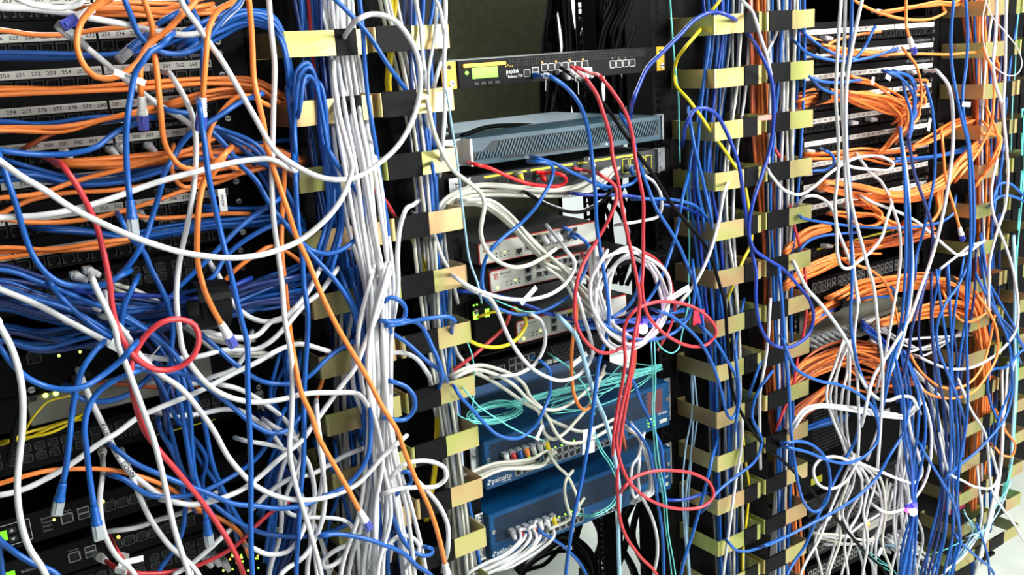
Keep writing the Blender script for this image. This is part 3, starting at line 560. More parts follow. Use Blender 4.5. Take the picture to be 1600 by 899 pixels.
def T(k, d, label, s, w=6.2, name=None, cat='cable', group=None, s_=None, e_=None, flags=(), jig=0.004):
    """one cable traced through its photo points, d = how far in front of the racks"""
    P = parse(s, d); SEQ[0] += 1; rnd = random.Random(SEQ[0]); ph = rnd.uniform(0, 6.28)
    pts = [at(x, y, z + jig * math.sin(ph + 1.7 * i)) for i, (x, y, z) in enumerate(P)]
    def inside(q_): return 2 < q_[0] < 1598 and 2 < q_[1] < 897 and q_[2] > 0.02
    if inside(P[-1]) and not e_: pts.append(tuck(P[-2], P[-1]))
    if inside(P[0]) and not s_: pts.insert(0, tuck(P[1], P[0]))
    r0, r1 = runout(P[0][0], P[0][1]), runout(P[-1][0], P[-1][1])
    if r0: pts.insert(0, pts[0] + r0)
    if r1: pts.append(pts[-1] + r1)
    pts = catmull(pts, 0.009)
    nm = name or ('fiber_patch_cable' if w < 4 and k in 'acy' else 'power_cable' if w > 8 else KIND.get(k, 'network_cable'))
    o = tube(nm, pts, w / 2000.0, cmat(k), sides=8 if w > 4 else 6)
    tag(o, label, cat, group)
    if e_: plug(o, pts[-1], pts[-1] - pts[-4], e_[0], e_[1])
    if s_: plug(o, pts[0], pts[0] - pts[3], s_[0], s_[1])
    for f in flags:                                       # paper flag wrapped on the cable at fraction f
        i = min(len(pts) - 2, max(1, int(f * len(pts)))); dr = (pts[i + 1] - pts[i - 1]).normalized(); side = dr.cross(Vector((0, 1, 0))); side = side.normalized(); nz = side.cross(dr).normalized()
        obox('paper_flag', PAPER, o, pts[i], side, dr, nz, w / 2000.0 + 0.0008, 0.008, w / 2000.0 + 0.0008)['label'] = 'white paper label wrapped round the cable'
        obox('paper_flag', PAPER, o, pts[i] + side * 0.013, side, dr, nz, 0.011, 0.006, 0.0003)['label'] = 'white paper label wrapped round the cable'
    return o
def resample(P, n):
    L = [0.0]
    for a, b in zip(P, P[1:]): L.append(L[-1] + math.hypot(b[0] - a[0], b[1] - a[1]) + 1e-6)
    out = []
    for i in range(n):
        s = L[-1] * i / (n - 1); j = 0
        while j < len(L) - 2 and L[j + 1] < s: j += 1
        u = (s - L[j]) / (L[j + 1] - L[j]); out.append(tuple(P[j][c] + (P[j + 1][c] - P[j][c]) * u for c in range(3)))
    return out
def fan(k, n, d0, d1, label, A, B, group=None, wob=0.5, w=6.2, seed=0, name=None, trim=0.0):
    """n separate cables lying between two traced borders, crossing one another as they go"""
    rnd = random.Random(seed * 131 + n * 7 + len(A)); a = parse(A, 0.0); b = parse(B, 0.0); K = max(len(a), len(b), 4)
    if len(a) != len(b): a = resample(a, K); b = resample(b, K)
    K = len(a)
    for i in range(n):
        kk = rnd.choice(k); t0 = (i + 0.5) / n; f1, f2, p1, p2 = rnd.uniform(0.5, 1.3), rnd.uniform(1.4, 2.6), rnd.uniform(0, 6.28), rnd.uniform(0, 6.28)
        di = rnd.uniform(d0, d1); amp = wob * max(1.0 / n, 0.16); pts = []
        lo, hi = 0, K
        for j in range(lo, hi):
            u = j / (K - 1.0); t = t0 + amp * (math.sin(p1 + 6.28 * f1 * u) + 0.5 * math.sin(p2 + 6.28 * f2 * u)); t = min(1.06, max(-0.06, t))
            x = a[j][0] + (b[j][0] - a[j][0]) * t; y = a[j][1] + (b[j][1] - a[j][1]) * t; dd = a[j][2] + (b[j][2] - a[j][2]) * t
            pts.append(at(x, y, di + dd + 0.007 * math.sin(p2 + 5 * u)))
        if d0 > 0:
            for e_i, p_i in ((0, 0), (-1, -1)):
                X_ = a[e_i][0] + (b[e_i][0] - a[e_i][0]) * t0; Y_ = a[e_i][1] + (b[e_i][1] - a[e_i][1]) * t0
                if 2 < X_ < 1598 and 2 < Y_ < 897:
                    q0, q1 = (pts[1], pts[0]) if e_i == 0 else (pts[-2], pts[-1]); dv = (q1 - q0); dv.y = 0; dv = dv.normalized() * 0.015
                    # slide back along the line of sight so that the end meets the panel
                    ray = (q1 + dv - CAM); e_pt = CAM + ray * (((-0.036 if 0.0 < q1.x < 0.49 else -0.016) - CAM.y) / ray.y)
                    if e_i == 0: pts.insert(0, e_pt)
                    else: pts.append(e_pt)
        for e_i in (0, -1):
            r_o = runout(a[e_i][0] + (b[e_i][0] - a[e_i][0]) * t0, a[e_i][1] + (b[e_i][1] - a[e_i][1]) * t0)
            if r_o is not None:
                if e_i == 0: pts.insert(0, pts[0] + r_o)
                else: pts.append(pts[-1] + r_o)
        if trim:
            pts = catmull(pts, 0.009); c0 = int(len(pts) * rnd.uniform(0, trim)); c1 = len(pts) - int(len(pts) * rnd.uniform(0, trim)); pts = pts[c0:c1]
        else: pts = catmull(pts, 0.009)
        o = tube(name or KIND.get(kk, 'network_cable'), pts, w / 2000.0, cmat(kk), sides=7 if w > 4 else 5)
        lb = label.replace('{c}', CNAME[kk]); tag(o, lb, 'cable', (group or lb + ' bundle').replace('{c}', CNAME[kk]))
# ---- left rack: cords lying across the patch panels
fan('o', 5, .03, .08, 'orange cord crossing the top patch panel strip of the left rack', '138,8 200,4 260,6 300,-4', '138,22 200,27 260,30 330,22')
fan('o', 4, .03, .09, 'orange cord running level just under the strip numbered from 241, left rack', '-5,135 100,135 200,130 330,122 400,126 450,150', '-5,152 100,148 220,140 330,131 400,138 450,170')
fan('o', 3, .03, .08, 'orange cord rising to the right over the fourth patch panel of the left rack', '262,160 330,143 400,138 440,150', '270,168 350,152 400,147 440,165')
fan('o', 3, .03, .08, 'orange cord under the strip that reads 274 to 280', '-5,198 100,198 180,182 218,170', '-5,205 100,205 150,190 230,176')
fan('o', 6, .03, .09, 'orange cord in the cluster over the fifth patch panel, left rack', '100,250 200,243 280,236 360,228 420,225 460,240', '110,262 200,266 290,250 340,243 410,240 460,262')
fan('o', 5, .05, .10, 'orange cord bunched beside the left ring column near the sixth patch panel', '295,262 330,243 380,232 425,240 455,262', '290,285 340,283 395,268 430,262 470,285')
T('o', .09, 'orange cord sagging from the left edge up across the strip of the fifth panel', '-5,310 60,303 120,283 200,262 260,245 300,232 340,214')
T('o', .075, 'orange cord starting at the left edge below the first one and flattening out rightwards', '-5,336 25,322 50,312 100,302 180,297 250,285 330,262')
T('o', .08, 'long orange cord hugging the strip numbered from 337 and climbing to the right', '-5,342 40,347 100,347 160,338 240,315 290,297 340,285 400,262 450,250')
T('o', .06, 'orange cord starting at the white plug under the strip numbered from 337', '205,335 240,341 290,339 350,334 380,334')
fan('o', 3, .05, .08, 'orange cord crossing the lowest left patch panel strip at the left edge', '-5,388 80,386 150,380 208,372', '-5,406 80,396 150,388 200,378')
T('o', .12, 'short orange cord rising toward the ring column beside the black strap', '330,462 350,440 372,418 400,398 425,385 450,395 470,410')
T('o', .12, 'orange cord dropping from the top left cluster, bent back like a hook', '270,240 268,262 275,282 288,293 310,288 335,270 348,250 354,238')
T('O', .05, 'dark orange cord slanting up right from the left edge at the fourth strip', '45,228 75,212 105,200 140,190 190,182')
T('o', .10, 'orange cord crossing below the top panel from the left edge to the orange loop', '-5,47 50,54 100,54 150,47 200,42 232,37')
fan('b', 4, .03, .08, 'blue cord level across the second panel strip of the left rack', '-5,82 100,84 170,85 230,80 280,62 330,30 400,25', '-5,94 90,92 180,84 260,66 310,40 350,18 400,15')
fan('b', 7, .05, .12, 'blue cord arching into the left ring column at the top', '285,50 340,25 390,12 425,20 445,55 455,110', '300,85 340,60 385,40 425,50 442,75 450,140')
fan('b', 3, .03, .07, 'blue cord running level above the strip numbered from 289', '-5,190 70,190 140,184 220,180', '-5,202 70,200 140,190 225,188')
fan('b', 5, .03, .09, 'blue cord sweeping across the sixth patch panel of the left rack', '20,250 60,262 100,273 150,270 220,258 290,240 360,226 440,215', '-5,287 60,282 120,292 200,287 270,268 330,250 400,262 450,300')
fan('b', 4, .03, .08, 'blue cord fanning right from under the strip numbered from 337', '60,352 130,358 200,368 240,357 300,343 400,336 450,330', '80,362 150,366 220,376 300,366 400,356 460,345')
fan('b', 3, .03, .07, 'blue cord at the right end of the seventh patch panel strip', '320,320 360,326 400,325 450,318', '330,334 370,330 410,334 450,335')
fan('b', 5, .06, .13, 'blue cord curving down behind the left ring column beside the fifth panel', '345,215 380,235 410,280 440,330 480,380', '300,185 350,200 400,225 440,280 465,330')
fan('bbbn', 20, .05, .16, 'blue cord in the thick blue mass crossing the 48 port switch', '-5,425 100,447 200,470 300,474 350,462 400,440 460,420', '-5,535 80,545 170,535 240,518 300,503 350,490 400,482 460,472', wob=.7)
fan('bbn', 6, .10, .20, 'blue cord dropping out of the blue mass toward the lower left', '-5,412 60,430 120,455 180,482 250,510 290,545 320,590', '-5,470 60,490 110,505 170,530 205,560 240,610 260,660', wob=.6)
fan('b', 8, .05, .14, 'blue cord gathered right of the black strap, left rack', '345,470 380,455 420,440 460,425 490,405', '345,500 385,492 425,480 465,470 490,455', wob=.6)
fan('b', 7, .09, .16, 'blue cord tangled beneath the black strap, left rack', '150,470 190,485 240,485 290,480 320,475', '170,520 215,530 255,520 290,505 320,495', wob=.8)
fan('wi', 4, .05, .12, '{c} cord half buried in the blue mass of the left rack', '180,445 215,455 250,470 285,500 320,520 380,530', '150,470 190,468 240,478 300,520 350,560 420,565')
T('B', .17, 'royal blue cord stretched level across the blue mass', '120,455 180,461 227,462 273,465 305,466 328,461 343,456 380,440')
# ---- left rack: foreground white cables
W_ = 7.0
T('w', .27, 'white cable sagging in a wide bow from the left edge to the rings', '-8,248 0,252 32,275 70,297 112,325 155,347 205,369 250,385 287,395 350,403 400,400 437,390 470,375 507,345 530,317 544,287 550,262 545,238 538,212 530,180 524,140 521,95,.09 519,60,.06 518,20,.05 518,-10,.05', w=W_)
T('w', .24, 'white cable making a big open circle over the top two gold rings', '280,-6 307,37 327,67 345,92 362,120 385,160 400,186 422,225 437,242 467,262 500,277 532,281 560,276 590,257 620,230 640,198 652,165 657,130 655,100 648,75 635,52 617,32 600,24 580,22 560,30 546,45,.18 535,70,.08 530,110,.06', w=W_)
T('w', .22, 'white cable hanging straight down left of the first gold ring', '419,-8 420,0 424,50 429,100 427,175 426,222 425,275 427,337 435,400 441,447 445,500 454,550 457,600 455,662 452,700 460,750 475,800 490,850 503,905', w=W_)
T('w', .21, 'white cable falling from the third strip then turning right at the lower rings', '248,111,.05 258,113,.1 270,122 287,150 300,180 306,220 306,250 302,300 292,355 282,400 276,447 276,475 280,512 287,550 307,582 332,607 362,622 400,629 437,625 475,616 525,614 560,616 572,630 576,650,.12', w=W_)
T('w', .20, 'white cable sweeping from the top left corner under the top strip and back up', '-8,11 0,12 50,14 100,20 150,30 200,39 250,50 300,54 337,42 355,25 380,-6', w=W_)
T('w', .22, 'short white cable curve in the very top left corner', '20,-8 35,2 62,9 100,12 125,5 131,-8', w=W_)
T('w', .17, 'white cable with a grey end starting near the strip numbered from 241', '135,74 157,92 175,107 212,137 250,165 287,187 305,205 306,235', w=W_, s_=('g', 'c'))
T('w', .23, 'white cable climbing gently from the left edge across the strip numbered from 337', '-8,341 0,340 62,337 125,325 175,310 225,292 262,280 300,270 350,257 400,249 425,249 450,262', w=W_)
T('w', .19, 'white cable clipped with small tags falling across the blue mass', '-8,448 0,452 32,465 70,482 112,505 150,525 187,546 220,560', w=W_, flags=(.60, .74))
T('w', .25, 'white cable running steeply down behind the small red loop', '146,440 150,450 165,480 180,515 185,542 197,570 212,610 225,645 235,672 240,687 250,725 260,770 272,825 285,867 297,905', w=W_)
T('w', .21, 'white cable sloping down right through the red loop then rising to the ring column', '168,470 178,500 195,520 220,557 250,585 280,605 307,635 335,675 355,712 375,737 400,760 437,777 475,782 512,777 540,767 562,754 600,712 625,690', w=W_)
T('w', .28, 'white cable hanging in a gentle wave along the left edge', '-8,495 0,510 15,537 27,570 35,612 35,672 32,700 27,762 32,812 45,855 74,905', w=W_)
T('w', .19, 'white cable crossing upward from the lower left edge toward the middle', '-8,774 0,774 37,765 75,747 112,725 150,697 187,674 212,655 250,637 287,622 325,605 362,585 400,567 440,545 470,538 502,546', w=W_)
pc_ = T('w', .15, 'white cable printed with dark lettering, slanting down behind two blue cables', '127,590 145,632 162,667 180,705 200,735 220,752 250,775 265,782', w=7.6, jig=0)
def cable_text(o, body, s, d, size, rad):
    pts = catmull([at(x, y, z) for x, y, z in parse(s, d)], 0.0005); i = 1; bm = bmesh.new()
    for ch in body:
        if i >= len(pts) - 2: break
        dr = (pts[i + 1] - pts[i - 1]).normalized(); to_cam = (CAM - pts[i]).normalized(); n_ = (to_cam - dr * to_cam.dot(dr)).normalized(); up = n_.cross(dr)
        if ch != ' ':
            b2 = bmesh.new(); add_text(b2, ch, 0, 0, 0, size); bmesh.ops.transform(b2, matrix=Matrix.Translation(pts[i] + n_ * (rad + 0.0003)) @ Matrix((dr, -n_, up)).transposed().to_4x4(), verts=b2.verts)
            me = bpy.data.meshes.new('t'); b2.to_mesh(me); b2.free(); bm.from_mesh(me); bpy.data.meshes.remove(me)
        L = 0.0
        while L < size * 0.8 and i < len(pts) - 2: L += (pts[i + 1] - pts[i]).length; i += 1
    l_ = link('lettering', bm, INK); l_.parent = o; l_.matrix_parent_inverse = Matrix.Translation(-Vector(o.location)); l_['label'] = 'dark lettering printed along the jacket'
cable_text(pc_, 'PUNCHING DOWN', '160,663 162,667 180,705 200,735 220,752 240,767', .15, 0.0078, 0.0038)
T('w', .20, 'white cable rising diagonally from the low blue plug to the crowded white bundle', '265,783 300,789 337,782 375,767 400,750 437,717 475,685 485,670 507,640 532,605 555,575 572,532 590,490 605,440', w=W_)
T('w', .18, 'white cable hanging from the 48 port switch and curling to the bottom edge', '160,712,.04 161,737,.12 156,787 162,830 180,867 214,905', w=W_, s_=('w', 'c'))
T('w', .15, 'white cable falling from the orange cord toward the bottom centre left', '195,715,.05 207,747 220,780 237,815 262,850 314,905', w=W_)
T('w', .10, 'white cable plugged into the lower arrow key router and running right', '147,820,.02 160,832,.05 175,830 212,825 250,812 297,797 330,775', w=W_)
T('w', .14, 'white cable at the foot of the left rack ending near the green lights', '352,835 325,860 295,885 268,905', w=W_)
T('w', .18, 'white cable dipping right of the red loop and climbing to the rings', '300,505 310,512 337,522 362,527 400,525 425,502 442,497 465,477 482,455 495,430', w=W_)
T('w', .17, 'white cable bowing under the red loop and rising to the ring column', '215,556 225,557 262,561 312,557 350,547 400,546 425,532 445,512 475,477 500,457 520,430', w=W_)
T('w', .13, 'pale cable sagging across the beige panel unit toward the steel bracket', '245,645 275,650 312,647 350,640 375,642 400,657 420,672 450,717 465,757 480,800 500,840 515,905', w=W_)
T('w', .16, 'white cable with faint print joining a blue one near the steel bracket', '342,601 370,607 400,622 432,645 450,662 467,700 482,725 491,762 490,800 485,850 480,905', w=W_)
T('w', .15, 'bluish white cable end with a clear plug, right of the red loop', '327,410 345,437 362,472 377,487 400,500 425,503 450,495', w=W_)
T('w', .16, 'white cable looping under the lower left ring column with a plump curve', '595,855 585,848 575,847 545,851 517,865 504,878 508,887 530,877 555,840 575,800 590,740 600,690', w=W_)
T('w', .19, 'white cable leaving the lower left area and dropping between two blue ones', '395,857 420,867 450,862 470,837 482,805 500,770 505,725 500,687 495,650', w=W_)
T('w', .20, 'white cable curving from the orange boot level down to the bottom edge', '495,640 498,687 505,740 508,770 505,805 495,837 475,870 435,905', w=W_)
T('w', .15, 'short white cable crossing level under the steel bracket', '400,790 420,770 450,750 490,740 540,712 570,700', w=W_)
T('w', .13, 'white cable leaning through the gap left of the lowest orange cable', '420,905 437,840 440,800 435,760 445,720 460,690', w=W_)
T('w', .12, 'thin white cable crossing behind the beige panel unit', '240,598 280,598 305,600 330,590 365,577 382,555 390,530', w=W_)
fan('w', 2, .1, .2, '{c} cable crossing low between the left rack and the rings', '380,690 410,735 440,800 470,850 500,905', '420,665 470,700 520,760 545,820 560,905', wob=.9)
T('o', .20, 'orange cable end at the top left with a white boot and violet plug', '178,-8 162,4 146,14', w=7, e_=('w', 'v'))
# ---- left rack: reds
T('r', .24, 'long red cable on the left tied in a small round loop', '72,247,.06 85,252,.15 100,262 117,285 135,317 150,350 160,387 172,445 174,470 180,500 195,537 215,562 245,578 275,576 300,559 311,532 305,510 282,499 255,503 230,522 212,550 205,575 207,612 217,650 225,672 245,700 275,735 312,780 337,815 362,855 382,905', w=7)
T('r', .13, 'dark red cable leaving a white boot low in the left rack and running right', '165,877,.08 190,892 212,896 250,896 300,887 330,875 370,852 400,822 425,800 450,785', s_=('w', 'c'), flags=(.12,))
T('r', .15, 'short red cable slanting down to the bottom edge beside the hanging white cable', '176,848,.06 185,865 195,880 212,905')
T('O', .09, 'rust red cord just visible behind the beige panel unit', '155,598 190,600 225,604 270,607 310,603')
# ---- left rack: foreground orange
T('o', .22, 'orange cable forming a hanging U over the second panel strip', '162,-8 145,12 127,35 120,70 130,100 150,120 175,122 200,110 217,95 232,70 262,47 285,22 309,-8', w=7)
T('o', .21, 'orange cable falling nearly straight from the top edge, ending in a short hook', '223,-8 225,0 237,37 240,75 245,112 250,162 257,222 265,240 282,260 300,265', w=7)
T('o', .24, 'orange cable hanging from the top with a white boot beside the third panel', '368,-4 342,15 327,42 322,87 319,125 317,152', w=7, e_=('w', 'v'))
T('o', .20, 'short orange cable ending in a white boot over strip 274 to 280', '238,55 228,80 220,105 219,128 221,150', w=7, e_=('w', 'v'))
T('o', .23, 'long orange cable running diagonally across the rings to a white boot at the bottom', '388,-8 389,0 394,62 397,125 402,150 412,195 417,230 437,292 450,330 462,367 482,410 500,455 525,507 550,550 575,592 595,632 620,672 632,705 650,750 670,792 685,837 695,880', w=7.2, e_=('w', 'v'))
T('o', .22, 'orange cable slanting down behind the straight blue one to a violet plug', '445,267,.12 441,330,.12 440,390,.13 446,450,.14 452,510,.15 460,562 470,612 487,650 497,682 525,732 545,767 561,797', w=7, e_=('w', 'v'))
T('o', .22, 'orange cable ending in a white boot and violet plug right of the red loop', '352,240 330,262 317,290 310,330 308,370 309,412 317,445 320,455 332,482 345,505', w=7, e_=('w', 'v'))
T('o', .18, 'orange cable curving down from the top panels past the sixth strip', '410,160 390,150 368,153 350,170 332,195 325,222 330,245 345,255 365,262')
T('o', .14, 'orange cable arching over the arrow key router from the left edge', '-8,758 0,756 37,745 75,736 125,733 175,735 225,747 262,762 287,777 310,795')
T('o', .12, 'orange cable falling right of the red cable low in the left rack', '215,755 240,765 265,775 300,795 335,807 362,822 378,838 385,858')
T('o', .10, 'short orange stub rising between the lower left rings', '510,560 505,590 497,615 490,640,.09')
# ---- left rack: blues
b_ = 6.8
T('b', .21, 'blue cable drooping in a U from the top edge over the second strip', '194,-8 195,0 205,25 215,50 232,70 252,81 280,84 307,75 325,60 350,27 379,-8', w=b_)
T('b', .20, 'blue cable dropping from the top beside the orange booted cable', '286,-8 290,0 307,27 315,62 317,100 318,130', w=b_)
T('b', .26, 'blue cable hanging to a ribbed boot and clear plug over the seventh strip', '262,60 250,72 235,80 222,98 212,112 204,150 199,187 197,222 199,275 203,312', w=b_, e_=('b', 'c'))
T('b', .16, 'blue plug with a ribbed boot hanging at the second strip', '268,25 250,35 235,48 222,60', w=b_, e_=('b', 'c'))
T('b', .19, 'blue cable weaving down to the blue mass, crossing the bowed white cable', '405,148 400,150 375,160 337,185 300,207 283,225 272,245 257,270 250,300 240,332 230,365 215,395 195,422 175,440 150,450', w=b_)
T('b', .23, 'blue cable curving down the left edge and into the blue mass', '-8,235 0,247 12,282 25,320 37,362 52,400 72,427 95,442 120,447 160,445 190,430', w=b_)
T('b', .17, 'blue cable level at the left edge then rising over the fourth strip', '-8,233 0,235 37,240 75,242 112,240 150,230 170,215 190,202 217,192', w=b_)
T('b', .25, 'straight blue cable falling the full height right of the red loop', '312,170 316,200 320,225 325,270 335,320 345,365 355,405 365,447 377,500 386,537 387,600 390,672 392,725 392,825 395,905', w=b_)
T('b', .18, 'blue cable crossing diagonally toward the blue hook between the rings', '262,172 300,180 330,205 350,225 375,257 400,282 425,325 450,355 477,387 500,412 525,440 550,480 560,520', w=b_)
T('b', .17, 'blue cable descending to the left from the rings and under the long white bow', '430,315 400,335 375,355 350,380 320,410 282,447 270,462 255,475', w=b_)
T('b', .16, 'blue cable just below and parallel to another, descending left under the white bow', '430,350 400,365 370,385 350,405 335,430 315,447 280,460', w=b_)
T('b', .18, 'blue cable dropping from under the clear plug into the mass then straight down', '190,345 205,372 225,395 237,422 250,447 262,475 270,512 268,560 280,620 290,680 300,740', w=b_)
T('b', .27, 'blue cable sagging in a wide U over the beige panel unit', '-8,530 0,542 20,570 45,592 75,605 105,609 132,604 160,587 187,565 205,545', w=b_)
T('b', .24, 'blue cable hanging to a ribbed boot and clear plug above the arrow key router', '157,540 150,547 130,575 120,605 112,650 110,672 107,700 102,737 98,755', w=b_, e_=('b', 'c'))
T('b', .24, 'blue cable bending down to a ribbed boot and clear plug over the usb slots', '215,580 202,585 175,597 150,617 137,642 132,672 135,700 140,745 147,792', w=b_, e_=('b', 'c'))
T('b', .15, 'blue cable dipping behind two hanging blue cables at the yellow wires', '110,610 120,620 145,627 170,627 200,617 225,597 240,580 245,560', w=b_)
T('b', .20, 'blue cable arching out of the red loop and falling to the right', '205,572 212,572 240,582 275,582 300,590 330,610 362,635 400,667 425,677 450,672 470,650', w=b_)
T('b', .18, 'blue cable diving from the tags straight into the red loop crossing', '80,445 87,455 107,477 135,502 160,520 180,532 192,550 202,567', w=b_)
T('b', .19, 'blue cable rising steeply left of the red loop', '212,440 207,450 195,475 190,505 190,537 200,565', w=b_)
T('b', .17, 'blue cable from the red loop down to a ribbed boot at the bottom', '187,485 195,492 225,512 250,532 267,552 280,575 290,612 297,650 300,700 305,745 317,780 322,812', w=b_, e_=('b', 'c'))
T('b', .17, 'blue cable running from the red loop rightward to the lower left rings', '300,505 312,520 337,542 362,565 400,592 430,600 465,598 487,585 512,560 537,542 560,530', w=b_)
T('b', .21, 'blue cable rising again from the arrow key router to the blue vertical bundle', '178,700 187,707 212,725 250,742 287,757 325,771 362,787 400,791 432,795 470,791 505,777 540,760 562,737 575,712 579,675 578,630', w=b_)
T('b', .16, 'blue cable bowed below the orange arch and climbing to the right', '180,745 195,750 212,762 237,775 275,777 312,770 350,752 375,737 400,717 422,687 440,650', w=b_)
T('b', .26, 'blue cable cutting across the bottom left corner', '-8,838 0,845 25,865 50,880 95,905', w=b_)
T('b', .25, 'very short blue cable at the bottom left corner edge', '-8,850 0,870 5,905', w=b_)
T('b', .13, 'blue cable falling behind the lowest red cable', '292,780 290,792 285,830 270,862 244,905', w=b_)
T('b', .14, 'blue cable dropping from behind the yellow line of the 48 port switch', '248,660 252,675 270,707 282,737 287,772 300,790', w=b_)
T('b', .14, 'blue cable leaning down beside the straight one toward the green lights', '318,655 322,675 332,725 350,770 370,807 385,830', w=b_)
T('b', .15, 'blue cable curving from low left up to the violet plug near the rings', '320,775 332,787 362,810 400,830 430,837 462,839 500,836 532,825 560,812', w=b_)
T('b', .20, 'straight blue cable right of the first ring falling the full height', '455,190,.08 457,225,.12 461,275 464,325 467,362 472,400 475,447 480,480 481,512 477,575 475,625 475,672 474,725 469,775 466,837 463,905', w=b_)
fan('b', 6, .08, .15, 'blue cable in the loose spray between steel bracket and rings', '430,560 425,620 440,670 420,720 405,760', '480,560 470,620 465,680 440,740 420,905', wob=.9)
fan('bn', 6, .05, .12, '{c} cable in the shade between the left rack and its ring column', '395,660 430,700 450,760 440,830 420,905', '450,640 470,700 470,780 460,850 440,905', wob=.9)
fan('b', 3, .10, .16, 'blue cable sagging low behind the steel bracket', '240,560 245,620 260,680 290,740 320,790', '300,600 310,660 330,720 345,770 365,830', wob=.9)
# yellow wires by the beige unit
T('y', .10, 'thin yellow wire rising from a bend to the beige panel unit', '40,672 50,655 62,640 75,628 95,622 112,618', w=3)
fan('y', 3, .08, .12, 'thin yellow wire folded in a flat bunch left of the blue cables', '15,688 40,675 70,668 100,660 118,652', '17,690 40,688 70,680 95,670 112,660', w=4, wob=.9, name='fiber_patch_cable')
T('k', .15, 'thick black cable disappearing behind the white one at the left edge', '35,640 25,660 20,690 12,720', w=7)
# ---- left ring column and the great white fall
fan('bbn', 13, .03, .09, '{c} cable in the bundle inside the left gold rings', '458,-8 468,60 472,130 480,200 488,280 498,360 512,450 525,560 545,700 565,905', '512,-8 512,60 520,130 525,200 532,280 545,360 560,450 578,560 590,700 600,905', wob=.6)
fan('b', 6, .10, .17, 'blue cable looping loosely in front of the left gold rings', '455,150 462,110 480,98 495,130 500,200 505,260 500,330 490,400', '470,170 480,120 490,125 500,160 512,230 530,290 540,350 520,430', wob=.9)
fan('w', 5, .03, .09, 'white cable falling inside the left gold rings', '488,-8 500,60 508,130 520,200 535,260 545,330', '535,-8 540,60 552,130 570,200 585,260 600,330', wob=.5)
fan('w', 17, .125, .20, 'white cable in the dense white fall in front of the left gold rings', '500,-8,-.11 506,60,-.11 514,130,-.105 523,195,-.06 530,255,-.01 545,360 565,440 575,540 578,640 572,720 560,800 535,905', '548,-8,-.11 552,60,-.11 564,130,-.105 574,195,-.06 588,255,-.01 602,360 612,440 612,540 615,640 622,720 640,800 660,905', wob=.7, w=6.6)
fan('w', 6, .15, .22, 'white cable weaving down beside the dense white fall', '575,430 560,520 552,600 590,700 620,800 600,905', '615,430 600,520 612,620 600,720 575,800 570,905', wob=1.2, w=6.6)
fan('b', 8, .10, .17, 'blue cable threading through the white fall', '540,440 560,520 560,600 572,700 585,800 590,905', '585,420 590,520 598,620 600,720 625,810 660,905', wob=1.0)
fan('bbw', 8, .05, .11, '{c} cable at the foot of the left ring column', '500,700 515,760 520,820 510,905', '590,690 600,760 620,830 640,905', wob=1.0)
fan('wig', 5, .03, .08, '{c} cable hanging behind the lower left rings', '515,480 520,560 522,640 525,720 530,905', '560,480 555,560 550,640 550,720 560,905', wob=.6)
T('r', .07, 'pinkish red cable coming down inside the top left gold ring', '481,-8 484,30 487,70 491,110 495,150 498,190')
T('r', .08, 'short red cable end showing between blue and white right of the fifth ring', '575,290 592,304 605,318 612,330')
fan('y', 3, .03, .07, 'yellow cable coming down between the two left ring columns', '602,-8 610,40 607,90 604,130 606,150', '628,-8 616,40 612,90 609,130 612,160', wob=.4)
fan('y', 2, .02, .05, 'yellow cable glimpsed inside the lower middle rings', '640,370 655,400 672,460 680,560 680,660 676,740 665,800', '650,370 662,400 684,460 690,560 686,660 680,740 670,800')
T('b', .14, 'blue cable crossing diagonally in front of the top gold rings', '518,-8 525,0 555,30 580,60 600,92 617,117 636,143,.10', w=b_)
T('b', .13, 'blue cable dropping straight between the ring columns through the top six rings', '561,-8 567,50 570,100 574,145 580,187 586,222 590,250 597,300 605,350 607,380 606,410 608,450', w=b_)
T('b', .15, 'blue cable bent into a hook on the left gold rings', '462,240 460,200 461,175 466,148 475,130 487,122 500,132 507,160 510,200 508,257', w=b_)
T('b', .14, 'blue cable turning out of the left rings at the second ring', '450,150 455,187 460,222 464,270', w=b_)
T('b', .18, 'blue cable swinging out in a wide hoop over the white fall', '515,238 530,262 547,285 562,307 567,337 560,367 540,387 512,397 487,391 472,380 450,355', w=b_)
T('b', .20, 'small blue loop poking out right of the white fall, upper', '600,472 610,465 625,470 634,485 630,500 612,504 600,502', w=b_)
T('b', .20, 'blue cable running level over the gold ring then bending down behind it', '606,509 625,506 645,502 675,497 700,495 709,500 706,512,.12 704,540,.09 698,590,.08', w=b_)
T('b', .19, 'blue cable arching down to the black taped ring in the middle', '612,502 645,502 660,512 675,542 687,570 690,588 684,610,.09', w=b_)
T('b', .18, 'blue cable sloping down right through the middle rings', '606,515 612,520 637,537 662,560 687,580 700,600,.09', w=b_)
T('b', .20, 'small blue loop poking out right of the white fall, lower', '610,596 615,597 635,605 647,620 647,640 635,655 615,656 605,654', w=b_)
T('b', .19, 'blue cable falling over the white fall to the bottom edge', '582,720 585,750 592,800 596,850 594,905', w=b_)
T('b', .21, 'blue cable crossing the white fall from lower left to the bottom right', '505,838 525,835 570,842 600,852 630,865 652,885 680,908', w=b_)
T('b', .18, 'blue cable bending back on itself at the foot of the middle rings', '605,790 615,812 630,845 645,862 662,869 675,865 675,858 668,856', w=b_)
T('b', .15, 'small blue curl behind the long orange cable', '630,738 638,738 643,748 640,757 628,765 620,772', w=b_)
T('w', .21, 'white cable thrown out in an oval hoop over the middle rings', '612,745 625,730 650,721 675,722 695,732 697,747 682,760 650,762 620,765 605,770', w=W_)
T('w', .20, 'white cable curving down outside the oval hoop to the bottom', '655,755 667,767 687,792 700,825 700,855 694,880,.12', w=W_)
T('w', .16, 'white cable bending over into the middle rings at the sixth ring', '600,552 610,551 632,552 652,562 667,582 673,600,.09 680,640,.07', w=W_)
T('w', .18, 'white cable bent at the fourth middle ring and falling down the front', '646,320,.10 632,332 625,355 621,400 622,447 612,520 610,600', w=W_)
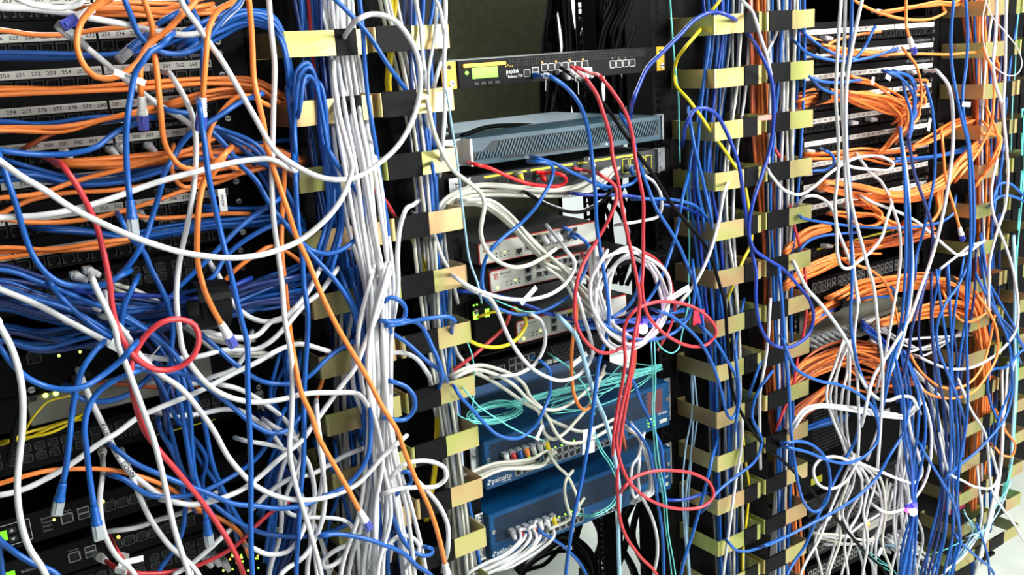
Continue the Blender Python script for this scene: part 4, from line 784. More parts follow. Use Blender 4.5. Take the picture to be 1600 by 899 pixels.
T('w', .17, 'white cable tossed left under the middle rings', '575,905 600,860 625,838 650,845 655,860 640,880', w=W_)
# ---- middle ring column
fan('bbn', 9, .02, .08, '{c} cable in the bundle inside the middle gold rings', '628,-8 632,100 640,200 650,300 655,400 668,500 678,600 690,700 705,800 720,905', '684,-8 672,80 680,160 686,240 692,330 700,430 705,520 715,640 722,740 735,905', wob=.7)
fan('wwi', 9, .02, .08, '{c} cable falling inside the middle gold rings', '590,-8 620,100 640,200 650,300 655,400 662,500 672,600 690,700 700,800 700,905', '640,-8 660,100 672,200 680,300 690,400 702,500 708,600 718,700 725,800 735,905', wob=.9)
fan('ig', 12, .03, .085, '{c} cable in the tight ivory bunch inside the lower middle rings', '650,380 655,450 668,540 680,620 695,720 712,820 720,905', '694,380 700,450 704,540 712,620 722,720 735,820 745,905', wob=.7)
T('w', .12, 'white cable standing at the right edge of the top middle ring', '649,-8 653,20 657,40 661,100 664,137,.09 668,190,.08')
T('w', .13, 'white cable crossing in front of the yellow ear toward lower left', '678,-8 686,10 692,40 696,75 688,100 682,120 677,140,.10 672,165,.09')
T('w', .13, 'white cable curving back from the yellow ear into the rings', '696,-8 695,60 694,100 695,135 695,175 692,222 688,262,.09')
T('w', .12, 'thin white cable between the top middle rings', '682,-8 680,45 676,75 670,110 669,140', w=5)
T('w', .13, 'white cable looping beside the second middle ring', '673,165,.09 672,178 676,200 684,222 692,240', w=6)
T('i', .17, 'ivory cable falling from the third middle ring in front of the stacked ivory switches', '670,170 675,195 685,225 707,265 732,285 752,303 757,320 753,345 751,361 757,385 773,405 798,417 821,416 845,405 860,395', w=6.6)
T('c', .16, 'thin pale blue cable hanging past the ends of the middle rings', '699,150 702,170 706,200 712,235 717,275 722,320 727,362 734,408 746,442 750,460', w=3.4, name='fiber_patch_cable')
T('b', .13, 'blue cable bending out at the fourth middle ring', '676,262 680,285 682,310 684,335,.09')
T('b', .05, 'blue cable dropping behind the lowest firewall, left edge', '712,705 718,728 727,752 732,782 740,825 745,860 755,905')
T('r', .05, 'red cable falling beside the ends of the lowest middle rings', '700,790 712,820 722,840 730,868 741,905')
T('w', .08, 'white cable leaving the middle rings between the fifth and sixth', '655,340,.1 672,352 690,400 705,430 712,460,.06')
# ---- middle rack: ivory bundles
fan('i', 6, .045, .075, 'ivory cable in the bundle arching over the charcoal switch', '675,335 692,312 715,298 743,289 782,290 821,293 868,293 907,286 935,270', '692,338 712,318 740,308 775,308 820,309 868,308 905,303 938,290 958,270', wob=.8, w=6.4)
fan('i', 5, .06, .11, 'ivory cable in the bundle slanting down past the two ivory switches', '728,312 765,314 800,338 838,378 870,405 905,440 935,470', '715,320 752,322 790,350 825,388 862,425 900,462 925,500', wob=.7, w=6.2)
fan('i', 5, .07, .12, 'ivory cable spreading right from the lower ivory switch', '860,395 885,410 910,425 935,460 950,500', '850,425 880,445 900,470 925,500 945,530', wob=.8)
T('w', .17, 'ivory cable swinging under the ivory switches from a plug to the rings', '862,362,.06 875,378,.1 886,393 897,407 896,423 884,443 860,460 829,468 790,467 758,458 730,446 715,436', w=6.4)
T('w', .15, 'white cable drooping in a deep U over the upper blue firewall', '735,452 747,458 765,466 777,485 787,510 799,535 816,560 834,578 856,590 876,595 900,589 917,573 926,554 925,540 921,523 912,495 904,468 897,450', w=6.6)
T('w', .12, 'white cable bowing from the lowest ivory switch back to the rings', '832,493 842,498 848,507 852,523 849,546 837,568 820,580 805,586 780,588', w=6.4)
T('w', .06, 'white cable passing under the gold ring toward the eight port block', '708,535 715,553 728,568 740,576', w=6.2)
T('i', .10, 'ivory cable arching from the rings down over the upper firewall, first of four', '707,586 727,576 750,571 774,576 798,585 818,600 829,621 845,637 856,653 868,676 884,692 907,692 929,684 950,672', w=6.4)
T('i', .09, 'ivory cable arching from the rings with a low hook on the honeycomb vent', '715,585 735,582 758,590 790,609 821,631 841,643 846,660 852,679 865,687 881,678 899,659 920,634 930,613 940,585', w=6.4)
T('i', .11, 'ivory cable from the rings sweeping under the aqua cables and up again', '712,590 740,578 780,588 805,604 827,626 849,639 868,641 892,631 915,612 935,593', w=6.4)
T('i', .08, 'ivory cable trailing flat to the white tag over the upper firewall', '838,632 846,642 860,656 884,667 907,675 930,669 960,655', w=6.4)
fan('i', 6, .035, .075, 'ivory cable from the upper firewall ports to the middle rings', '700,775 712,752 735,735 770,722 810,718 835,714,-.02 848,708,-.03', '706,785 718,768 748,752 790,738 830,736 852,726,-.02 860,712,-.03', wob=.7, w=6.2)
T('i', .06, 'ivory cable leaving the yellow tipped plug and looping down beside a black tie', '855,703,.03 862,716 872,730 885,742 895,760 902,780 903,800 895,808 886,790 882,765 885,748 890,742', w=6.2)
fan('w', 7, .04, .10, 'white cable from the lower firewall ports sweeping to the bottom edge', '865,818,-.03 872,838 845,862 800,885 760,905', '808,830,-.03 806,846 780,868 750,885 725,905', wob=.35, w=6.2)
T('i', .04, 'grey ivory cable passing below the lower firewall fibre sockets', '870,822 885,815 897,802 905,790')
fan('w', 5, .06, .10, 'white cable falling in the tied bunch right of the lower firewall', '978,672 995,682 1006,705 1014,735 1012,765 992,778', '990,668 1005,685 1016,710 1021,740 1020,772 1000,782', wob=.6, w=6)
T('w', .09, 'white cable folded in a narrow loop beside the tied bunch', '1003,690 996,716 988,728 986,755 992,778 998,772 997,745 999,722', w=6)
T('w', .09, 'white cable dropping from the tied bunch to the bottom edge', '1003,778 1010,790 1019,810 1026,837 1027,868 1021,905', w=6.6)
for k_, (cx_, cy_, rx_, ry_, d_) in enumerate(((985, 470, 50, 74, .13), (982, 468, 57, 78, .15), (990, 472, 44, 66, .115), (984, 466, 62, 72, .165))):
    pts_ = ' '.join('%.1f,%.1f' % (cx_ + rx_ * math.cos(a_) + 6 * math.sin(2 * a_ + k_), cy_ + ry_ * math.sin(a_) + 4 * math.cos(3 * a_ + k_)) for a_ in [math.radians(-200 + 30 * j_ + 25 * k_) for j_ in range(13)])
    T('w', (d_, d_ + .02), 'white cable coiled in the big ring right of the ivory switches', pts_, w=6.4, group='white coiled cables')
fan('w', 5, .12, .16, 'white cable running into the left side of the big white coil', '918,400 922,440 925,480 940,510 965,530', '938,395 936,440 942,470 955,500 980,520', wob=.5)
T('w', .10, 'white cable rising from the coil along the right post', '1008,275 1022,285 1031,300 1034,325 1028,338 1005,345 975,350', w=6)
# middle rack: red
T('r', .20, 'red cable from the top router running down into the lower red loop', '900,110,.04 908,117,.09 917,125 932,147 942,175 950,200 955,222 957,245 965,280 972,325 982,375 992,420 997,447 1000,470 997,495 991,527 987,562 980,600 972,635 965,672 963,690 970,725 982,752 1005,775 1037,791 1070,796 1100,791 1115,775 1110,757 1087,742 1055,736 1020,737 990,747 975,762 970,775,.08')
T('r', .18, 'red cable from the top router that throws the large upper red loop', '912,110,.04 925,115,.09 940,122 960,147 977,175 987,207 991,235 997,270 1005,312 1005,362 1005,412 1003,447 1006,472 1012,492 1032,517 1062,536 1087,542 1107,537 1119,520 1110,500 1087,482 1050,472 1017,474 990,487 977,507 975,535 977,562 972,600 965,637 960,672 958,700')
T('r', .17, 'red cable from the charcoal switch bowing left over the white coil', '910,266,.03 925,269,.07 940,275 960,290 964,307 955,335 935,372 915,405 903,435 898,470 899,500 910,527 930,547 950,552 972,543 990,535')
T('r', .13, 'thin red cable arched behind the white coil', '975,392 990,391 1012,397 1032,412 1045,432 1051,455 1054,482 1047,512 1035,535', w=5)
T('r', .16, 'red cable running down beside the other two to the bottom edge', '1000,450 998,500 990,560 982,610 975,650 968,700 964,750 966,790 970,817 980,842 1000,870 1030,908')
T('O', .12, 'rust brown cable behind the red pair at the upper firewall', '993,540 992,565 985,600 977,640 972,670 975,690')
T('r', .06, 'red cable slanting behind the yellow one toward the rings', '799,487,.03 796,494 791,507 780,520 758,540 740,556 712,577 700,590', w=6.4)
T('R', .10, 'bright red cable sagging across the charcoal switch to a red plug', '744,257 766,263 790,274 821,286 852,291 876,290 885,283 881,275 868,271 852,270,.03')
T('r', .08, 'short red cable hidden in the coil left side', '915,410 922,425 920,440 930,455 935,475')
T('y', .09, 'bright yellow cable hanging in a U before the dark green lit unit', '727,525,.1 733,532 750,540 774,543 798,537 816,520 822,507 820,495 812,488,.03', w=6.6)
T('y', .05, 'short yellow plug lead at the dark green lit unit', '757,492 768,488 778,488', w=5)
T('o', .12, 'orange cable hanging left of the red cables down to the upper firewall', '902,470 901,479 900,507 895,530 893,562 894,595 897,617 905,635 914,641 922,636 925,625', w=6.2)
# middle rack: blue
T('b', .17, 'long blue cable from the top router falling the full height past the white coil', '838,118,.02 850,119,.06 862,121 885,137 905,162 917,195 922,222 925,250 930,300 932,350 940,405 947,447 951,487 948,525 937,562 930,612 922,672 918,700 910,745 897,805 890,850 884,905', w=6.8, flags=(.065,), s_=('b', 'c'))
T('B', .22, 'royal blue cable arching from the top right rings down behind the router ear', '1150,32,.11 1138,25 1125,20 1112,19 1087,30 1062,55 1032,85 1012,105 997,137 990,155 985,178,.05', w=6.8)
T('B', .10, 'royal blue cable level across the middle rack at the right post', '900,303 920,305 962,305 1012,311 1037,320 1060,322 1090,335,.06')
T('b', .13, 'blue cable crossing level from the red cables to the right rings', '1000,311 1020,311 1050,312 1080,319 1097,332,.09 1110,350,.06')
T('b', .16, 'blue cable sloping down right from the router to the right rings', '975,190,.05 988,215 997,250 1012,292 1025,325 1045,357 1062,387 1077,422 1087,447 1095,487 1100,520')
T('b', .15, 'blue cable rising from the coil to the rings, leaning right', '1075,275,.08 1065,317 1060,350 1050,387 1037,425 1027,447 1010,472 990,485')
T('b', .17, 'blue cable in front of the right rings from the second ring to the fifth', '1077,180 1080,200 1084,225 1092,257 1102,300 1110,337 1113,360,.08')
T('B', .18, 'royal blue cable arched over the third right ring', '1068,215,.09 1072,195 1085,172 1100,169 1120,180 1132,200 1142,222 1155,262 1162,312 1170,365 1177,388 1200,406 1225,422 1250,450 1265,470 1271,495 1265,520 1247,537 1225,544 1205,537 1188,510 1181,470 1181,425 1175,395 1170,355 1176,318 1190,275 1203,232 1209,175 1204,120 1187,82 1167,50,.09', w=7)
T('b', .15, 'blue cable making a wide sweep right of the white coil', '955,497 970,488 985,475 995,455 1000,430')
T('b', .17, 'blue cable bowed from the coil up along the right post', '940,505 975,525 1010,532 1050,522 1072,502 1082,480 1086,450 1083,420')
T('b', .18, 'blue cable dropping into a deep hook between the lower right rings', '1030,487 1045,492 1070,510 1092,532 1112,567 1127,612 1135,645 1142,655 1150,645 1153,625 1150,590 1135,562 1115,530 1100,515')
T('b', .10, 'blue cable bowed over the ivory switches and the dark lit unit', '754,455 761,470 780,483 805,491 829,491 852,485 876,472 893,458 905,440 915,421 920,390 915,378 905,370 892,362,.04', s_=None)
T('B', .09, 'royal blue cable sloping right across the lowest ivory switch', '800,470 813,474 837,482 852,489 884,497 915,504 950,503 985,500')
T('b', .13, 'blue cable rising from the charcoal switch plug and bending under the ivory bundle', '838,253 852,254 864,262 862,280 848,307 837,324 813,350 790,368 774,383 761,400 754,424 754,448 765,470')
T('b', .12, 'blue cable with its plug resting on the charcoal switch, sloping right', '842,248 855,252 868,256 892,269 918,281 935,290', w=6.2)
T('b', .10, 'blue cable dipping under the charcoal switch right of the red plug', '935,287 950,292 972,292 990,285 998,275')
fan('b', 4, .08, .13, '{c} cable tangled inside the white coil', '900,505 930,500 960,500 1000,495 1035,480 1060,470', '905,520 935,522 965,520 1000,512 1030,505 1060,500', wob=1.1)
T('b', .13, 'blue cable sagging in a U across the upper firewall front', '712,608 719,620 735,637 755,660 774,678 798,686 818,682 834,668 843,655 852,635 858,621 860,598 857,576 846,566 838,562,.03')
T('b', .14, 'blue cable sloping down over the nameplate of the upper firewall', '985,590 992,602 1000,625 1012,650 1021,672 1032,695 1036,725 1038,770 1040,782')
T('b', .12, 'blue cable falling over the right end of the lower firewall to the bottom edge', '975,655,.03 985,665 995,675 1012,700 1020,732 1027,780 1035,837 1037,905', s_=('b', 'c'))
T('b', .18, 'blue cable slanting down left in front of the lower right rings', '1120,690,.09 1112,720 1100,770 1085,825 1063,905')
T('B', .12, 'short royal blue cable stub reaching into the right rings', '1036,772 1040,780 1055,782 1070,781 1093,774')
T('b', .05, 'blue cable leaving the lower firewall ports to the bottom edge', '838,824,.03 845,832 862,842 887,860 918,905', s_=('b', 'c'))
T('B', .04, 'royal blue cable lying between the ivory switches and the dark unit', '724,456 750,457 775,462 795,466')
T('k', .16, 'thin black cable running from the top router diagonally to the bottom right', '887,113,.04 900,122,.09 912,130 932,150 950,172 970,200 985,222 1000,245 1020,272 1050,320 1075,350 1100,380 1112,405 1125,447 1132,470 1136,525 1140,575 1147,620 1165,657 1200,703 1225,722 1275,775 1312,817 1350,862 1388,908', w=6.6, flags=(.05,))
T('k', .12, 'black cable sagging under the charcoal switch', '828,305 840,312 852,319 876,328 900,332 920,327 940,315 957,297', w=6)
T('w', .115, 'white cable lying along the black sagging cable', '834,305 852,316 876,325 900,329 920,324 940,312', w=2.4, name='thin_wire')
# middle rack: aqua fibre
fan('a', 7, .04, .09, 'aqua fibre in the band over the upper blue firewall', '800,628 850,612 885,604 925,597 975,586 1024,572', '802,636 850,622 900,610 940,606 985,596 1026,580', w=2.6, wob=.9, name='fiber_patch_cable')
fan('a', 8, .01, .06, 'aqua fibre heaped on top of the upper blue firewall', '860,625 890,600 935,580 975,570 1015,572', '870,645 910,640 960,622 1000,600 1026,585', w=2.4, wob=1.3, name='fiber_patch_cable')
for k_ in range(8):
    rx_, ry_ = 34 + 3 * (k_ % 4), 9 + 2.2 * (k_ % 5)
    pts_ = ' '.join('%.1f,%.1f' % (772 + rx_ * math.cos(a_) + (k_ % 3) * 2, 641 + ry_ * math.sin(a_) - 0.16 * rx_ * math.cos(a_) + k_ * 0.9) for a_ in [math.radians(30 * j_ + 40 * k_) for j_ in range(13)])
    T('a', (.03 + .004 * k_, .036 + .004 * k_), 'aqua fibre coiled flat at the left end of the upper firewall', pts_, w=2.4, group='aqua coiled fibres', jig=.001)
T('a', .13, 'aqua fibre slanting to a white sleeve in front of the upper firewall', '728,612 738,624 750,637 774,653 796,667 810,674 822,680 837,685', w=2.8, flags=(.72,))
T('a', .08, 'aqua fibre hanging below the gold ring at the upper firewall', '698,622 705,635 719,651 735,657 750,659 775,655', w=2.6)
T('a', .10, 'aqua fibre dropping vertically beside the yellow cable', '730,535 736,550 740,568 741,590 740,620 738,640', w=2.6)
T('a', .15, 'aqua fibre pair hanging straight down at the right end of the firewalls, left strand', '1018,545 1020,600 1019,640 1021,675 1025,725 1035,770 1040,825 1050,905', w=2.6)
T('a', .155, 'aqua fibre pair hanging straight down at the right end of the firewalls, right strand', '1023,545 1024,600 1022,640 1026,690 1031,730 1040,775 1044,830 1056,905', w=2.6)
T('a', .10, 'aqua fibre looping from the upper firewall down to the lower fibre sockets', '928,680 938,705 950,722 961,745 965,765 957,785 942,798 925,805 908,803,.03', w=2.6)
T('a', .105, 'second aqua fibre looping beside the first to the lower fibre sockets', '931,680 941,703 953,720 965,743 969,765 960,788 944,801 925,808 908,806,.03', w=2.6)
T('c', .155, 'pale blue flat ribbon hanging the height of both firewalls', '878,500 890,512 900,525 912,560 922,595 932,625 945,655 955,690 963,730 968,775 966,825 968,905', w=8)
T('a', .14, 'aqua fibre bowed around the lower right side of the white coil', '1024,525 1030,540 1047,552 1060,545 1067,515 1075,480', w=3)
T('a', .12, 'aqua fibre leaving the two white sockets toward the aqua band', '868,560 890,575 905,592 918,612 925,635', w=3)
T('a', .10, 'thin aqua wires beside the ivory switch', '780,472 800,480 820,487 840,488', w=2.4)
T('a', .05, 'pale aqua fibre inside the right rings near the post, upper', '1047,-8 1051,57 1055,105 1060,150 1061,190 1062,240', w=3)
T('a', .05, 'pale aqua fibre inside the right rings near the post, lower', '1073,280 1075,330 1077,380 1076,447 1078,500', w=3)
fan('c', 3, .03, .08, 'pale grey wire hanging by the bolts behind the right rings', '1078,590 1076,640 1070,700 1065,760 1070,830 1075,905', '1086,590 1090,650 1082,720 1078,790 1076,850 1080,905', w=4, name='thin_wire')
# ---- right ring columns
fan('bbB', 10, .025, .085, '{c} cable in the bundle inside the near right gold rings', '1096,-8 1098,60 1086,130 1078,200 1072,280 1085,360 1095,440 1105,540 1112,640 1118,740 1124,905', '1150,-8 1148,60 1142,130 1135,200 1130,280 1135,360 1140,440 1146,540 1152,640 1150,740 1150,905', wob=.6)
fan('wiggk', 10, .025, .085, '{c} cable mixed in the bundle inside the near right gold rings', '1118,-8 1115,60 1112,140 1105,240 1100,340 1112,440 1115,540 1112,680 1118,905', '1172,-8 1172,60 1168,140 1155,240 1150,340 1155,440 1160,540 1158,680 1160,905', wob=.6)
fan('oO', 9, .02, .06, '{c} cable of the thick orange trunk between the right ring columns', '1170,-8 1174,100 1176,200 1182,300 1190,400 1192,500 1196,600 1206,700 1214,800 1220,905', '1196,-8 1200,100 1204,200 1214,300 1220,400 1222,500 1224,600 1240,700 1250,800 1256,905', wob=.4)
fan('bbn', 8, .04, .09, '{c} cable inside the far right gold rings of the middle pair', '1205,-8 1203,100 1200,200 1195,300 1198,400 1200,500 1205,600 1205,700 1208,800 1208,905', '1258,-8 1256,100 1250,200 1245,300 1240,400 1238,500 1240,600 1240,700 1238,800 1232,905', wob=.6)
fan('wwi', 7, .05, .095, '{c} cable inside the far right gold rings of the middle pair', '1195,-8 1200,100 1202,200 1203,300 1205,400 1206,500 1210,600 1212,700 1200,905', '1250,-8 1250,100 1246,200 1242,300 1236,400 1230,500 1232,600 1228,700 1225,905', wob=.6)
T('w', .15, 'white cable crossing in front of the top right rings', '1156,-8 1159,0 1168,9 1176,19,.12 1182,36 1190,63 1198,86 1203,110 1206,140,.1 1208,180,.09')
T('w', .08, 'white cable crossing the other way between the first two right rings', '1216,40 1212,55 1206,68 1200,80 1198,100')
T('w', .17, 'bright white cable slanting down left in front of the fifth right ring', '1140,280,.09 1136,290,.12 1130,307 1122,350 1110,392 1095,427 1080,452 1065,470')
T('w', .14, 'white cable draped out of the right rings and looping over the patch panels', '1200,262,.08 1202,270 1207,277 1225,297 1250,304 1272,292 1295,272 1325,252 1355,244 1380,246 1396,256 1390,265 1362,265 1335,262 1315,256', w=6.4)
T('y', .10, 'yellow cable hooked round the top right ring near the post', '1128,-8 1125,0 1112,17 1100,38,.07 1087,55 1070,75 1056,98,.06 1054,118,.05 1057,135,.07 1075,155 1095,182 1115,212 1125,225 1145,255 1162,285 1170,325 1175,360 1172,385 1162,405 1147,442 1135,470,.07')
T('y', .10, 'yellow cable falling in the lower part of the near right rings', '1160,675 1165,720 1170,760 1168,800 1162,850 1160,905', w=5)
T('b', .20, 'blue cable joining the black cable at the third right ring', '1160,480,.09 1152,520,.09 1150,560 1155,620 1150,660')
T('b', .13, 'blue cable falling from the second right ring to the bottom', '1190,560,.09 1180,590 1172,612,.12')
T('w', .14, 'white cable snaking over the lower right rings', '1203,480 1200,530 1195,570 1188,610 1187,660 1188,720')
T('w', .12, 'white cable falling between lower right rings into the trunk', '1160,660 1158,700 1150,750 1143,800 1135,860 1130,905')
T('r', .10, 'red cable inside the far right rings below the fifth ring', '1236,330 1239,345 1247,375 1255,407 1259,445 1260,480 1257,512 1247,557 1240,600 1227,635 1215,665')
T('r', .08, 'short red cable at the top of the third ring right of the trunk', '1205,225 1212,235 1218,245')
T('b', .16, 'blue cable crossing from the lower rings to the firewalls bottom right', '1200,590 1185,610 1175,650 1190,690 1180,720 1150,745 1125,765 1105,790')
T('b', .15, 'blue cable swung in a low bow under the ninth right ring', '1140,850 1150,860 1165,862 1185,857 1200,850 1230,838 1237,835')
# ---- right rack: orange bundles
T('o', .10, 'orange cable looped across the top of the right rack', '1330,-8 1335,0 1355,12 1390,25 1425,31 1457,29 1475,21 1474,14,.05')
fan('o', 3, .03, .07, 'orange cord rising right over the top strip of the right rack', '1378,18 1425,8 1460,3 1500,-8', '1380,22 1425,14 1465,8 1515,-4')
T('o', .15, 'orange cable hanging to a white boot and violet plug at the fourth right strip', '1416,-8 1416,30 1417,45 1421,58', e_=('w', 'v'))
T('o', .09, 'orange cable stretched level from the right strips to the far ring', '1285,70 1325,77 1375,85 1425,84 1487,85 1525,82 1550,87 1560,100 1558,120,.06')
T('o', .06, 'short orange cord with a curl under the second right strip', '1262,75 1285,72 1310,62 1335,55 1362,51')
fan('o', 7, .03, .08, 'orange cord in the bunch tied by the upper black strap, right rack', '1248,146 1275,140 1310,140 1360,145 1400,155 1425,160', '1250,168 1280,163 1320,160 1360,165 1400,180 1420,195', wob=.7)
fan('o', 5, .03, .08, 'orange cord sprouting left of the upper black strap, right rack', '1252,52 1280,60 1300,75 1340,80 1380,80', '1262,58 1285,78 1310,88 1340,86 1380,88', wob=.7)
fan('o', 6, .05, .10, 'orange cord curling down over the sixth right strip', '1330,122 1365,125 1400,140 1428,160 1434,180 1420,205', '1325,160 1350,172 1380,185 1400,200 1385,225 1370,240', wob=.8)
T('o', .10, 'orange cord bending over the right ends of the upper strips', '1418,85 1430,100 1438,125 1440,150 1436,175')
fan('o', 3, .05, .09, 'orange cord curled at the right end of the sixth strip', '1440,112 1450,118 1448,130 1430,145 1415,160', '1425,150 1445,155 1443,170 1430,182 1400,190')
fan('o', 5, .03, .08, 'orange cord sweeping to the far ring column over the seventh strip', '1430,225 1460,205 1490,188 1515,183', '1425,232 1460,222 1490,205 1518,195')
fan('o', 5, .03, .08, 'orange cord level over the eighth right strip', '1265,238 1300,235 1345,233 1390,234 1420,230', '1262,250 1300,252 1345,246 1390,262 1430,255', wob=.7)
fan('o', 10, .05, .11, 'orange cord in the sagging bundle over the middle right strips', '1290,280 1340,283 1400,298 1440,292 1478,270 1500,245 1520,225', '1285,298 1330,310 1390,318 1440,313 1480,292 1500,265 1530,240', wob=.6)
fan('o', 6, .05, .12, 'orange cord knotted in loops below the sagging bundle', '1340,310 1365,322 1385,340 1400,350', '1290,340 1320,345 1360,335 1390,355', wob=1.4)
fan('o', 6, .04, .10, 'orange cord in the loose curls over the lower right strips', '1335,350 1360,355 1380,345 1375,330 1355,325', '1330,345 1345,352 1370,350 1378,335 1365,322', wob=1.6)
fan('o', 4, .06, .11, 'orange cord curved round the right ends of the middle strips', '1462,312 1466,330 1458,345 1438,352 1420,345', '1472,300 1470,325 1455,345 1430,358 1410,355')
fan('oO', 7, .03, .08, '{c} cord running level over the lowest right strips', '1320,378 1370,372 1420,362 1450,352', '1325,400 1370,392 1420,380 1460,366', wob=.8)
fan('o', 3, .05, .08, 'orange cord stub leaving the left of the lowest strips', '1318,385 1335,395 1355,385 1375,375', '1315,412 1330,412 1350,405 1370,398')
T('o', .14, 'orange cable with a white boot and violet plug hanging at the far ring column', '1472,215 1475,250 1477,275 1483,300 1490,322 1499,355', e_=('w', 'v'))
fan('o', 6, .06, .09, 'orange cord in the upper fan leaving the rings beside the green gold ring', '1228,388 1240,372 1262,355 1290,350', '1228,398 1245,385 1268,372 1292,362', wob=.3, trim=.1)
fan('o', 8, .06, .10, 'orange cord in the second fan leaving the rings below a gold ring', '1228,440 1250,420 1278,405 1302,398', '1228,455 1255,440 1280,428 1304,416', wob=.3, trim=.1)
fan('o', 8, .05, .09, 'orange cord in the fan tied by the middle black strap', '1265,490 1290,472 1320,455 1355,440', '1272,508 1298,490 1325,475 1358,462', wob=.3)
fan('o', 12, .05, .11, 'orange cord of the big bundle crossing to the far ring column', '1290,462 1335,440 1385,432 1440,428 1490,435 1525,460 1540,500 1548,560 1545,640', '1350,470 1390,458 1440,450 1480,455 1505,470 1520,500 1528,550 1530,600 1525,650', wob=.6)
fan('o', 10, .05, .10, 'orange cord of the second big bundle right of the clear plugs', '1372,500 1410,486 1455,475 1490,470 1520,482 1535,515', '1378,510 1420,502 1460,495 1495,492 1515,505 1525,540', wob=.6)
fan('oO', 14, .05, .11, '{c} cord in the wide fan rising from the far right gold rings', '1230,598 1248,570 1280,548 1320,533 1360,535', '1226,628 1250,600 1290,580 1340,570 1380,585', wob=.45)
fan('oO', 10, .03, .09, '{c} cord in the crossed heap behind the hanging white cables', '1325,545 1370,550 1400,575 1430,600', '1320,600 1360,610 1390,610 1430,600', wob=1.2)
fan('oO', 9, .04, .09, '{c} cord in the lowest fan above the square mesh chassis', '1222,668 1240,640 1262,622 1285,606', '1230,682 1252,658 1275,640 1290,622', wob=.35, trim=.1)
T('o', .16, 'orange cable hanging in a wide U across the lower right rack, upper of two', '1425,560 1432,572 1450,592 1470,605 1495,607 1517,597 1535,572 1545,540 1552,505')
T('o', .17, 'orange cable hanging in a wide U across the lower right rack, lower of two', '1425,600 1437,607 1462,620 1495,622 1522,612 1542,587 1558,555 1558,520 1545,487 1530,465')
T('o', .14, 'orange cable falling right through the big orange bundle', '1340,415 1365,425 1385,445 1398,480 1405,510')
T('o', .13, 'short orange cable crossing down over the second big bundle', '1476,462 1485,480 1495,495 1507,503 1525,500 1540,490')
T('o', .15, 'orange cable making a small hoop at the far right edge', '1560,650 1572,675 1586,695 1582,712 1567,712 1555,700')
T('o', .14, 'orange cable strung down beside the far ring column', '1540,85 1550,110 1553,140 1552,170 1547,200 1535,225 1520,250 1500,275')
fan('o', 3, .10, .14, 'orange cable dropping along the far ring column', '1530,230 1550,215 1565,213 1560,240 1540,270', '1545,170 1556,200 1558,225 1545,255 1525,290')
fan('oO', 12, .03, .08, '{c} cable of the trunk inside the far right ring column', '1505,-8 1512,100 1514,200 1518,300 1520,400 1520,500 1516,600 1508,700 1505,790', '1560,-8 1562,100 1560,200 1556,300 1550,400 1552,500 1554,600 1545,700 1535,790', wob=.6)
fan('bwn', 10, .05, .09, '{c} cable inside the far right ring column', '1515,-8 1518,100 1522,200 1525,300 1528,400 1528,500 1525,600 1520,700 1520,905', '1590,-8 1575,100 1568,200 1566,300 1564,400 1560,500 1560,600 1555,700 1555,800', wob=.7)
# ---- right rack: white and blue foreground
v_ = 6.6
T('w', .20, 'leftmost straight white cable over the right patch panels, ending in a sharp U turn', '1314,-8 1314,0 1309,75 1306,150 1310,222 1309,275 1305,312 1307,362 1309,400 1314,415 1325,420 1340,410 1362,392 1378,370 1385,345 1390,330', w=v_)
T('w', .19, 'second straight white cable over the right patch panels, running to the knot', '1321,-8 1321,0 1319,75 1315,150 1319,222 1322,300 1330,375 1337,447 1340,475 1335,525 1340,600 1342,672 1340,720', w=v_)
T('w', .21, 'white cable leaning left from the top edge over the right patch panels', '1349,-8 1347,0 1336,50 1327,100 1322,150 1322,222 1328,300 1332,325 1345,375 1357,420 1365,447 1372,512 1379,575 1376,662 1372,720', w=v_)
T('w', .19, 'white cable in the centre of the right rack falling to the knot', '1408,215 1410,225 1417,275 1422,350 1426,425 1422,475 1412,525 1400,562 1382,605 1375,662 1360,705', w=v_)
T('w', .21, 'white cable from a plug at the fourth strip, falling past the violet plug', '1448,110,.03 1458,111,.1 1467,114 1480,130 1487,155 1489,222 1482,287 1470,350 1455,405 1440,447 1420,500 1390,550 1365,590 1350,650', w=7.2, s_=('w', 'c'))
T('w', .15, 'white cable bending out of the rings at the fifth right strip', '1248,318,.1 1258,308 1272,306 1290,314 1302,330 1310,362 1320,387 1332,420 1340,460', w=v_)
T('w', .13, 'short white cable hooked over the seventh right strip', '1345,250 1360,270 1375,282 1385,298', w=v_)
T('w', .15, 'white cable crossing down right over the orange sag to the far rings', '1352,310 1365,317 1400,330 1430,345 1455,365 1480,387 1497,399 1512,395 1530,382', w=v_)
T('w', .14, 'white cable meeting the crossing one near the far violet plug', '1470,420 1485,408 1500,397 1515,385 1530,380', w=v_)
T('w', .17, 'white cable dropping from the orange curls into the big bundle', '1393,318 1395,325 1405,357 1407,400 1402,447 1397,475 1382,562 1372,600', w=v_)
T('w', .17, 'white cable bowed out past the far ring column', '1572,-8 1572,0 1571,100 1568,180 1572,225 1575,275 1570,325 1557,365 1547,405 1545,447 1545,480', w=v_)
T('w', .16, 'white cable sweeping from the far rings in a big curve back to the knot', '1556,260 1550,287 1550,325 1560,357 1575,395 1585,432 1591,487 1587,517 1570,542 1545,562 1517,575 1487,577 1462,570 1440,560', w=v_)
T('w', .17, 'straight white cable at the far ring column top', '1557,-8 1557,0 1556,50 1552,100 1555,130 1565,162 1572,222', w=7.4)
T('w', .20, 'white cable slanting from the royal blue loop down to the white knot', '1245,420 1260,450 1282,475 1305,505 1325,537 1337,570 1350,600 1370,622 1390,626 1407,620 1425,622 1432,635', w=7.4)
fan('w', 4, .17, .20, 'white cable in the long sagging band above the square mesh chassis', '1236,664 1252,640 1275,633 1312,634 1350,639 1387,646 1417,646 1430,630', '1242,668 1258,646 1280,638 1312,641 1350,647 1387,653 1420,651 1434,636', wob=.6)
